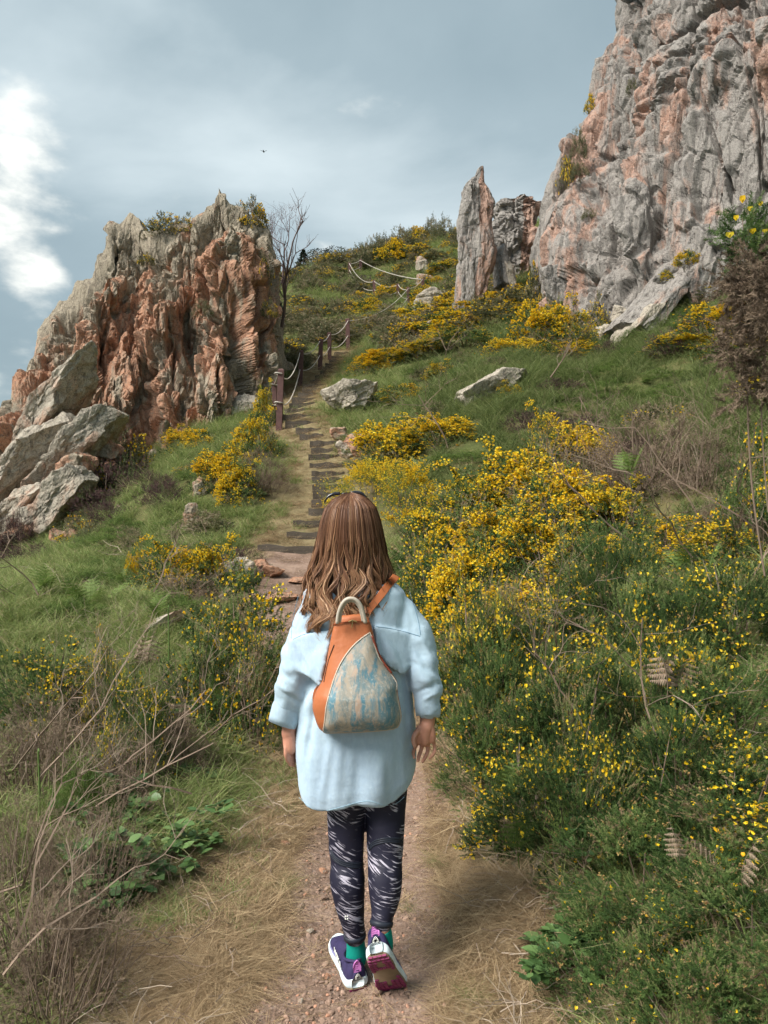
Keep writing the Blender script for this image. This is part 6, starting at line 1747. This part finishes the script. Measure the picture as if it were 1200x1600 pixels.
# ================================================================== BRAMBLE, FERN, DEAD WOOD
def leaf(L=1.0):
    """ovate toothed leaf folded along its midrib"""
    n = 7; t = np.linspace(0, 1, n); w = .36 * np.sin(np.pi * t ** .8) ** .8; V = []
    for i in range(n):
        j = .03 * (-1) ** i
        V += [(-w[i] - j * (0 < i < n - 1), t[i] + .03 * (i % 2), .10 * w[i] - .12 * t[i] ** 2), (0, t[i], -.03 - .12 * t[i] ** 2), (w[i] + j * (0 < i < n - 1), t[i] + .03 * (i % 2), .10 * w[i] - .12 * t[i] ** 2)]
    Fc = []
    for i in range(n - 1): a = 3 * i; Fc += [(a, a + 1, a + 4), (a, a + 4, a + 3), (a + 1, a + 2, a + 5), (a + 1, a + 5, a + 4)]
    return np.array(V) * L, np.array(Fc)
LV, LF_ = leaf()
lme = []
for k_ in range(4): lme.append(mesh_np('leaf', LV, [LF_], np.full(len(LV), .2 + .22 * k_), True)); lme[-1].materials.append(G_LEAF)
def bramble(loc, nst, L, nl, seed, label, lsize=.055, spread=1.0):
    r_ = np.random.default_rng(seed); root = empty('bramble_plant', loc, label, 'bramble'); W = Geo()
    for s in range(nst):
        a = r_.uniform(0, 6.28); d = np.array([math.cos(a) * spread * .8, math.sin(a) * spread * .8, 1.5]); pts = [np.array([r_.normal() * .04, r_.normal() * .04, 0])]
        for i in range(6): d = d + np.array([0, 0, -.30]) + r_.normal(size=3) * .12; d /= np.linalg.norm(d); pts.append(pts[-1] + d * L / 6 * r_.uniform(.7, 1.2))
        P = smoothline(pts, 14); W.add(*tube(P, np.linspace(.003, .0012, 14), 4, False), .2)
        for q_ in range(nl):
            i = int(r_.integers(2, 14)); az = r_.uniform(0, 6.28)
            for m_ in (-1, 0, 1):
                o = bpy.data.objects.new('leaf', lme[int(r_.integers(4))]); COL.objects.link(o); o.parent = root
                o.location = tuple(P[i] + r_.normal(size=3) * .006); s_ = lsize * r_.uniform(.6, 1.15) * (1.15 if m_ == 0 else .9); o.scale = (s_, s_, s_)
                o.rotation_euler = (r_.uniform(-.2, .55), r_.normal() * .25, az + m_ * 1.15)
    obj('stem', W.mesh('stem'), tinted('bramble_stem', [(0, (.12, .14, .05)), (1, (.25, .12, .08))], 0), root)
for u, v, n, L, nl, ls, lab in ((240, 1330, 5, .34, 6, .062, 'bramble plant with broad green leaves left of the dry path edge'), (185, 1275, 5, .3, 6, .055, 'bramble with small leaves behind the broad leaved one'), (175, 1400, 4, .26, 5, .07, 'large leaved bramble beside the brown dead gorse'), (300, 1290, 3, .24, 5, .045, 'small bramble to the right of the broad leaved one'),
                            (310, 1110, 3, .2, 5, .05, 'bramble sprig below the low dark green bush'), (275, 1200, 3, .18, 4, .05, 'bramble sprig in the shade under the tall narrow gorse'), (925, 1290, 4, .3, 5, .05, 'green leafy plant in the dark gap between the right bushes'), (905, 1250, 3, .22, 4, .05, 'upper leafy plant in the gap between the right bushes'), (865, 1480, 3, .18, 4, .055, 'leafy sprig at the foot of the close gorse at bottom right')):
    p = hit(u, v + 22, 3); bramble(p, n + 5, L * 1.15, nl + 3, u, lab, ls)

def frond(seed, L=.5, curl=.5, dead=False):
    """one bracken frond: stem along +z bending over, pinnae in pairs, each a comb of pinnules"""
    r_ = np.random.default_rng(seed); n = 13; t = np.linspace(0, 1, n)
    P = np.stack([r_.normal() * .03 * t, L * (.15 * t + curl * t ** 2.2), L * (t - .35 * curl * t ** 2.5)], 1)
    G = Geo(); G.add(*tube(P, np.linspace(.0035, .0012, n), 4, False), .35)
    T = np.gradient(P, axis=0); T /= np.linalg.norm(T, axis=1)[:, None]
    for i in range(4, n):
        ln = L * .30 * math.sin(math.pi * min(1, (t[i] - .22) / .8 + .18)) * (1 - .2 * r_.uniform())
        for s in (-1, 1):
            d = np.array([s, 0, 0]) * .85 + T[i] * .5 + np.array([0, 0, -.18 + (-.5 if dead else 0)]); d /= np.linalg.norm(d)
            up_ = np.cross(d, np.array([s, 0, 0]) * .1 + T[i]); up_ /= np.linalg.norm(up_) + 1e-9; sd_ = np.cross(up_, d)
            m_ = 8
            for k_ in range(m_):
                f_ = (k_ + .5) / m_; c_ = P[i] + d * ln * f_; pl = ln * .28 * (1 - f_ * .8)
                for e_ in (-1, 1):
                    V = np.array([c_ - d * ln * .06, c_ + d * ln * .06, c_ + sd_ * e_ * pl + d * pl * .35 + (np.array([0, 0, -pl * .6]) if dead else 0)])
                    G.add(V, np.array([[0, 1, 2]]), .35 + .4 * r_.uniform())
    return G
frm = [frond(50 + k_, .5, (.9, .5, .25)[k_]).mesh('frond') for k_ in range(3)]
for me in frm: me.materials.append(G_FERN)
drm = [frond(60 + k_, .5, (.9, .7)[k_], True).mesh('frond') for k_ in range(2)]
for me in drm: me.materials.append(G_DEAD)
def fern(loc, n, size, seed, label, meshes=None, upright=.2):
    r_ = np.random.default_rng(seed); root = empty('fern', loc, label, 'fern')
    for k_ in range(n):
        o = bpy.data.objects.new('frond', (meshes or frm)[int(r_.integers(len(meshes or frm)))]); COL.objects.link(o); o.parent = root
        s_ = size / .5 * r_.uniform(.6, 1.1); o.scale = (s_, s_, s_); o.rotation_euler = (r_.uniform(0, upright), r_.uniform(-.2, .2), 6.28 * k_ / n + r_.uniform(-.4, .4)); o.location = (r_.normal() * .05, r_.normal() * .05, 0)
for k_, (u, v, Yd, n, s, lab) in enumerate(((360, 1000, 5.0, 7, .55, 'fresh green fern standing in the dark green bush by the left elbow'), (325, 1010, 5.2, 5, .5, 'fresh green fern left of the one by the elbow'), (395, 990, 5.6, 5, .42, 'small fresh fern at the right edge of the dark green bush'),
        (250, 960, 6.4, 5, .4, 'light green fern in the left grass under the long rock slab'), (140, 960, 7.0, 6, .45, 'light green fern on the left slope'), (60, 960, 7.2, 6, .45, 'light green fern at the left edge of the slope'), (190, 930, 8.0, 5, .4, 'light green fern above the others on the left slope'),
        (830, 1290, 2.95, 2, .34, 'bright fern frond arching out of the shade under the right bushes'), (800, 1150, 3.3, 2, .3, 'small fern frond poking from the right bank gorse'), (985, 690, 6.3, 4, .4, 'fern growing out of the large dead gorse bush'), (1060, 830, 4.8, 4, .35, 'fern beside the pale dead branches'))):
    x = (u - 600) / F * Yd; z = gz(x, Yd); fern((x, Yd, max(z, pt(u, v, Yd)[2] - s * .9)), n, s, 800 + k_, lab)
for k_, (u, v, Yd, n, s, lab) in enumerate(((1130, 1340, 2.3, 3, .2, 'curled dead fern fronds on the close gorse at the right edge'), (1030, 1040, 3.25, 4, .3, 'dead brown fern fronds between the right bushes'), (300, 1130, 4.3, 4, .35, 'dead brown fern heap under the tall narrow gorse'), (150, 1180, 4.0, 4, .35, 'dead brown fern heap in the left twigs'), (220, 1010, 5.4, 5, .4, 'dead fern fronds behind the tall narrow gorse'))):
    x = (u - 600) / F * Yd; fern((x, Yd, pt(u, v, Yd)[2] - s * .5), n, s, 850 + k_, lab, drm, .8)

def deadwood(u, v, Yd, L, seed, label, lean, pale=.6, r0=.0055, lv=3, nb=4):
    r0 = r0 * (.6 + Yd * .12); p = pt(u, v, Yd); p[2] = min(p[2], gz(p[0], p[1]) + .25); root = empty('dead_branch', p, label, 'dead branch')
    G = branching(seed, (0, 0, 0), L, .75, lv, r0, lean, nb, wob=.2)
    t_ = [np.clip(a * .35 + pale - .3, 0, 1) for a in G.T]; G.T = t_
    obj('wood', G.mesh('wood'), G_TWIG, root, kind='stuff')
for a in ((1095, 720, 5.6, .9, 1, 'pale twisted dead branch reaching left above the dead bush', (-.6, -.1)), (1180, 740, 5.0, .8, 2, 'white bare branch arching over the right edge', (-1.5, -.2)), (1190, 800, 4.6, .8, 3, 'grey bare branch below the white arching one', (-1.6, 0)),
          (1080, 860, 4.7, .7, 4, 'pale bare branches lying in front of the dead bush', (-1.2, -.3)), (1000, 830, 5.2, .7, 5, 'thin grey branches at the left foot of the dead bush', (-1.4, 0)), (1150, 900, 4.0, .5, 6, 'grey forked branch over the large yellow flowers', (.4, -.3)),
          (700, 700, 10.4, .9, 7, 'pale bare twigs rising from the yellow gorse by the pink boulder', (-.3, 0)), (680, 590, 17.0, 1.2, 8, 'grey twiggy branches below the dark gorse under the pinnacle', (.9, 0)), (960, 350 + 300, 8.0, .8, 9, 'dark bare twigs at the top left of the large dead bush', (-.3, 0)),
          (20, 1150, 3.6, .6, 10, 'thick pale forked branch at the left edge', (1.0, .1)), (60, 1200, 3.5, .7, 11, 'pale bent branches under the dead gorse at left', (1.4, 0)), (180, 1210, 3.7, .6, 12, 'bare brown branches below the tall narrow gorse', (1.2, .1)), (330, 1110, 4.2, .5, 13, 'bare twigs hanging from the dark green bush by the elbow', (1.0, -.3)),
          (0, 1330, 2.6, .5, 14, 'long pale thorny twig crossing the left foreground', (1.2, 0)), (20, 1420, 2.3, .45, 15, 'second pale twig below the long thorny one', (1.0, .1)), (5, 1480, 2.2, .4, 16, 'third pale twig at the lower left edge', (1.3, .2)), (60, 930, 6.6, .6, 17, 'pale dead twig on the left slope', (-.8, 0)), (240, 925, 6.6, .5, 18, 'grey dead branch under the flat topped yellow gorse', (.9, .2)),
          (1030, 1200, 2.9, .6, 19, 'upright brown dead stem between the right bushes', (.02, 0)), (930, 1080, 3.2, .5, 20, 'thin brown twigs over the gorse facing the walker', (-.6, 0)), (790, 1480, 2.7, .35, 21, 'curved pale twig lying on the dry grass at the right', (1.4, .1)), (300, 1240, 3.6, .5, 22, 'brown broken stems on the dry grass left of the path', (-1.2, 0)),
          (150, 1260, 3.4, .6, 23, 'long straw coloured stalk lying across the left brambles', (1.5, 0)), (860, 590, 11.5, .6, 24, 'grey twigs on the green slope above the dead bush', (.3, 0))):
    deadwood(*a)
# young green stalks on the left
M_STALK = plain('green_stalk', (.10, .16, .04), .6)
for k_, (u, vt, vb, Yd, lab) in enumerate(((60, 1175, 1295, 3.5, 'upright green stalk at the left edge'), (130, 1215, 1285, 3.6, 'upright green stalk left of a pair'), (146, 1205, 1290, 3.6, 'taller stalk of the green pair in the left twigs'), (140, 1190, 1280, 3.7, 'slender green stalk behind the green pair'), (262, 950, 1060, 5.0, 'tall thin green stalk left of the fresh ferns'), (905, 1240, 1350, 2.9, 'green stem in the dark gap between the right bushes'))):
    a, b = pt(u, vb + 10, Yd), pt(u + random.uniform(-3, 3), vt, Yd); root = empty('plant_stalk', a, lab, 'plant stalk')
    G = Geo(); G.add(*tube(smoothline([a - a, (b - a) * .5 + [.006, 0, 0], b - a, b - a + [.01, -.01, .004]], 10), np.linspace(.006, .0035, 10), 6)); obj('stalk', G.mesh('stalk', True), M_STALK, root)

# ---- tall leggy gorse close at the right edge --------------------
put('m2', 1180, 690, 5.2, 120, 'green gorse bush behind the bare stems of the tall leggy gorse')
put('d0', 1130, 700, 5.6, 110, 'brown dead bush left of the bare stems of the tall leggy gorse', 'dead bush')
Yd = 2.9; pb = pt(1165, 700, Yd); pb[2] = gz(pb[0], Yd)
root = empty('gorse_bush', pb, 'tall leggy gorse at the right edge, green flowering tip over brown dead growth', 'gorse bush')
W = Geo()
def rel(u, v, dy=0.0): return pt(u, v, Yd + dy) - np.array(root.location)
for pts, r0 in (([(1195, 900), (1175, 760), (1168, 620), (1172, 500), (1165, 400), (1160, 340)], .0038), ([(1200, 800), (1190, 650), (1195, 520), (1185, 420)], .003), ([(1172, 500), (1150, 450), (1140, 400)], .007)):
    S = smoothline([rel(*p) for p in pts], 24); W.add(*tube(S, np.linspace(r0, r0 * .4, 24), 6), .35)
obj('branch', W.mesh('branch'), G_TWIG, root)
def cluster(cs, seed, per, dead, nm, mat, slen=.07, cr=.06):
    r_ = np.random.default_rng(seed); G = Geo(); info = []
    for c_ in cs:
        k = per; off = r_.normal(size=(k, 3)); off /= np.linalg.norm(off, axis=1)[:, None]
        base = c_ + off * cr * r_.uniform(.1, .9, (k, 1)); sd = off + np.array([-.1, 0, .6 if not dead else 0]); sd /= np.linalg.norm(sd, axis=1)[:, None]
        L = slen * r_.uniform(.6, 1.2, k); nsp = 46; s = np.broadcast_to(np.linspace(0, 1, nsp), (k, nsp)); az = r_.uniform(0, 6.3, (k, nsp)); M = rotmats(sd, r_.uniform(0, 6, k))
        rd = np.cos(az)[..., None] * M[:, None, :, 0] + np.sin(az)[..., None] * M[:, None, :, 1]
        p0 = base[:, None] + sd[:, None] * (s * L[:, None])[..., None]; d = sd[:, None] * .7 + rd; d /= np.linalg.norm(d, axis=2)[..., None]
        side = np.cross(d, r_.normal(size=d.shape)); side /= np.linalg.norm(side, axis=2)[..., None]
        V = np.stack([p0 - side * .0014, p0 + side * .0014, p0 + d * (.018 * r_.uniform(.6, 1.2, (k, nsp)))[..., None]], 2).reshape(-1, 3)
        G.add(V, np.arange(len(V)).reshape(-1, 3), np.repeat(np.clip(.45 + .2 * r_.normal(size=k), 0, .9), nsp * 3)); info.append((base, sd, L))
    obj(nm, G.mesh(nm), mat, root, kind='stuff'); return info
top = [rel(u, v, dy) for u, v, dy in ((1160, 345, 0), (1175, 350, .03), (1148, 362, -.02), (1165, 375, 0), (1190, 370, .05), (1140, 380, .02), (1180, 392, -.03), (1155, 395, 0), (1195, 345, .06), (1198, 395, .0))]
inf = cluster(top, 1, 20, False, 'foliage', G_GORSE)
r_ = np.random.default_rng(3)
mid = [rel(u, v, dy) for u, v, dy in zip(1235 - 85 * r_.uniform(0, 1, 90) ** .7 - 25 * np.sin(np.arange(90) * .7), 398 + 235 * r_.uniform(0, 1, 90) ** 1.3, r_.normal(size=90) * .08)]
cluster(mid, 2, 14, True, 'dead_growth', G_DEAD, .06, .06)
fl_near = []
for k_ in range(4):
    V = FLV.copy(); V[:, 0] *= 1 + .15 * k_; V[:, 2] *= 1 - .12 * k_
    fl_near.append(mesh_np('flower', V, [FLF[0]], np.full(len(V), .25 + .2 * k_), True)); fl_near[-1].materials.append(G_FLOWER)
def flowers_on(root_, P, Z, size, n, r_):
    for i in range(n):
        o = bpy.data.objects.new('flower', fl_near[int(r_.integers(4))]); COL.objects.link(o); o.parent = root_
        o.location = tuple(P[i]); s_ = size * r_.uniform(.7, 1.2); o.scale = (s_, s_, s_)
        o.rotation_euler = Vector(Z[i]).to_track_quat('Y', 'Z').to_euler()
P = np.array([rel(1172, 330, -.05), rel(1176, 366, -.07), rel(1160, 318, -.03), rel(1195, 364, -.05), rel(1150, 345, -.06), rel(1188, 322, 0), rel(1140, 372, -.05)]); flowers_on(root, P, np.tile([[-.3, -.8, .4]], (7, 1)), .022, 7, r_)

# single blossoms one can pick out on the closest bushes
for o in [o for o in SC.objects if o.get('category') == 'gorse bush' and o.parent is None and o.location.y < 3.4 and o.name.startswith('gorse_bush') and len(o.children) >= 3]:
    me = o.children[0].data
    key = next((k for k, v in PROTO.items() if v[1][0][1] is me), None)
    if key is None: continue
    Cc_, base_, sd_, L_, dead_ = PROTO[key][4]; r_ = np.random.default_rng(int(o.location.y * 1000))
    okk = np.where((~dead_) & (base_[:, 2] > .35))[0]; c_ = okk[r_.choice(len(okk), 9)]
    idx = []
    for q_ in c_:
        near_ = okk[np.argsort(((base_[okk] - base_[q_]) ** 2).sum(1))[:5]]; idx += list(near_)
    idx = np.array(idx); sw = o.scale
    flowers_on(o, base_[idx] + sd_[idx] * (L_[idx] * 1.02)[:, None], sd_[idx] * [1, 1, .6], .022 / max(sw.x, .3), len(idx), r_)

# ---- a bird far off in the sky -----------------------------------
p = pt(412, 237, 60); root = empty('bird', p, 'tiny dark bird flying in the grey sky', 'bird')
G = Geo(); ellip(G, (0, 0, 0), (.05, .16, .045), sub=3); ellip(G, (0, .17, .02), (.03, .04, .03), sub=2)
G.add(np.array([(-.03, -.12, 0), (.03, -.12, 0), (.05, -.26, .01), (-.05, -.26, .01), (0, -.2, .015)]), [np.array([[0, 1, 2, 3]])])
M_BIRD = plain('bird_feathers', (.03, .03, .035), .8)
obj('body', G.mesh('body', True), M_BIRD, root)
for s in (-1, 1):
    G = Geo(); V = []
    for t_ in np.linspace(0, 1, 7): V += [(s * (.03 + .24 * t_), .06 - .03 * t_ - .05 * t_ ** 2, .02 + .10 * t_ - .04 * t_ ** 2), (s * (.03 + .24 * t_), -.06 + .05 * t_ - .06 * t_ ** 2, .015 + .10 * t_ - .04 * t_ ** 2)]
    G.add(V, [np.array([[2 * i, 2 * i + 1, 2 * i + 3, 2 * i + 2] for i in range(6)])]); obj('wing', G.mesh('wing', True), M_BIRD, root)
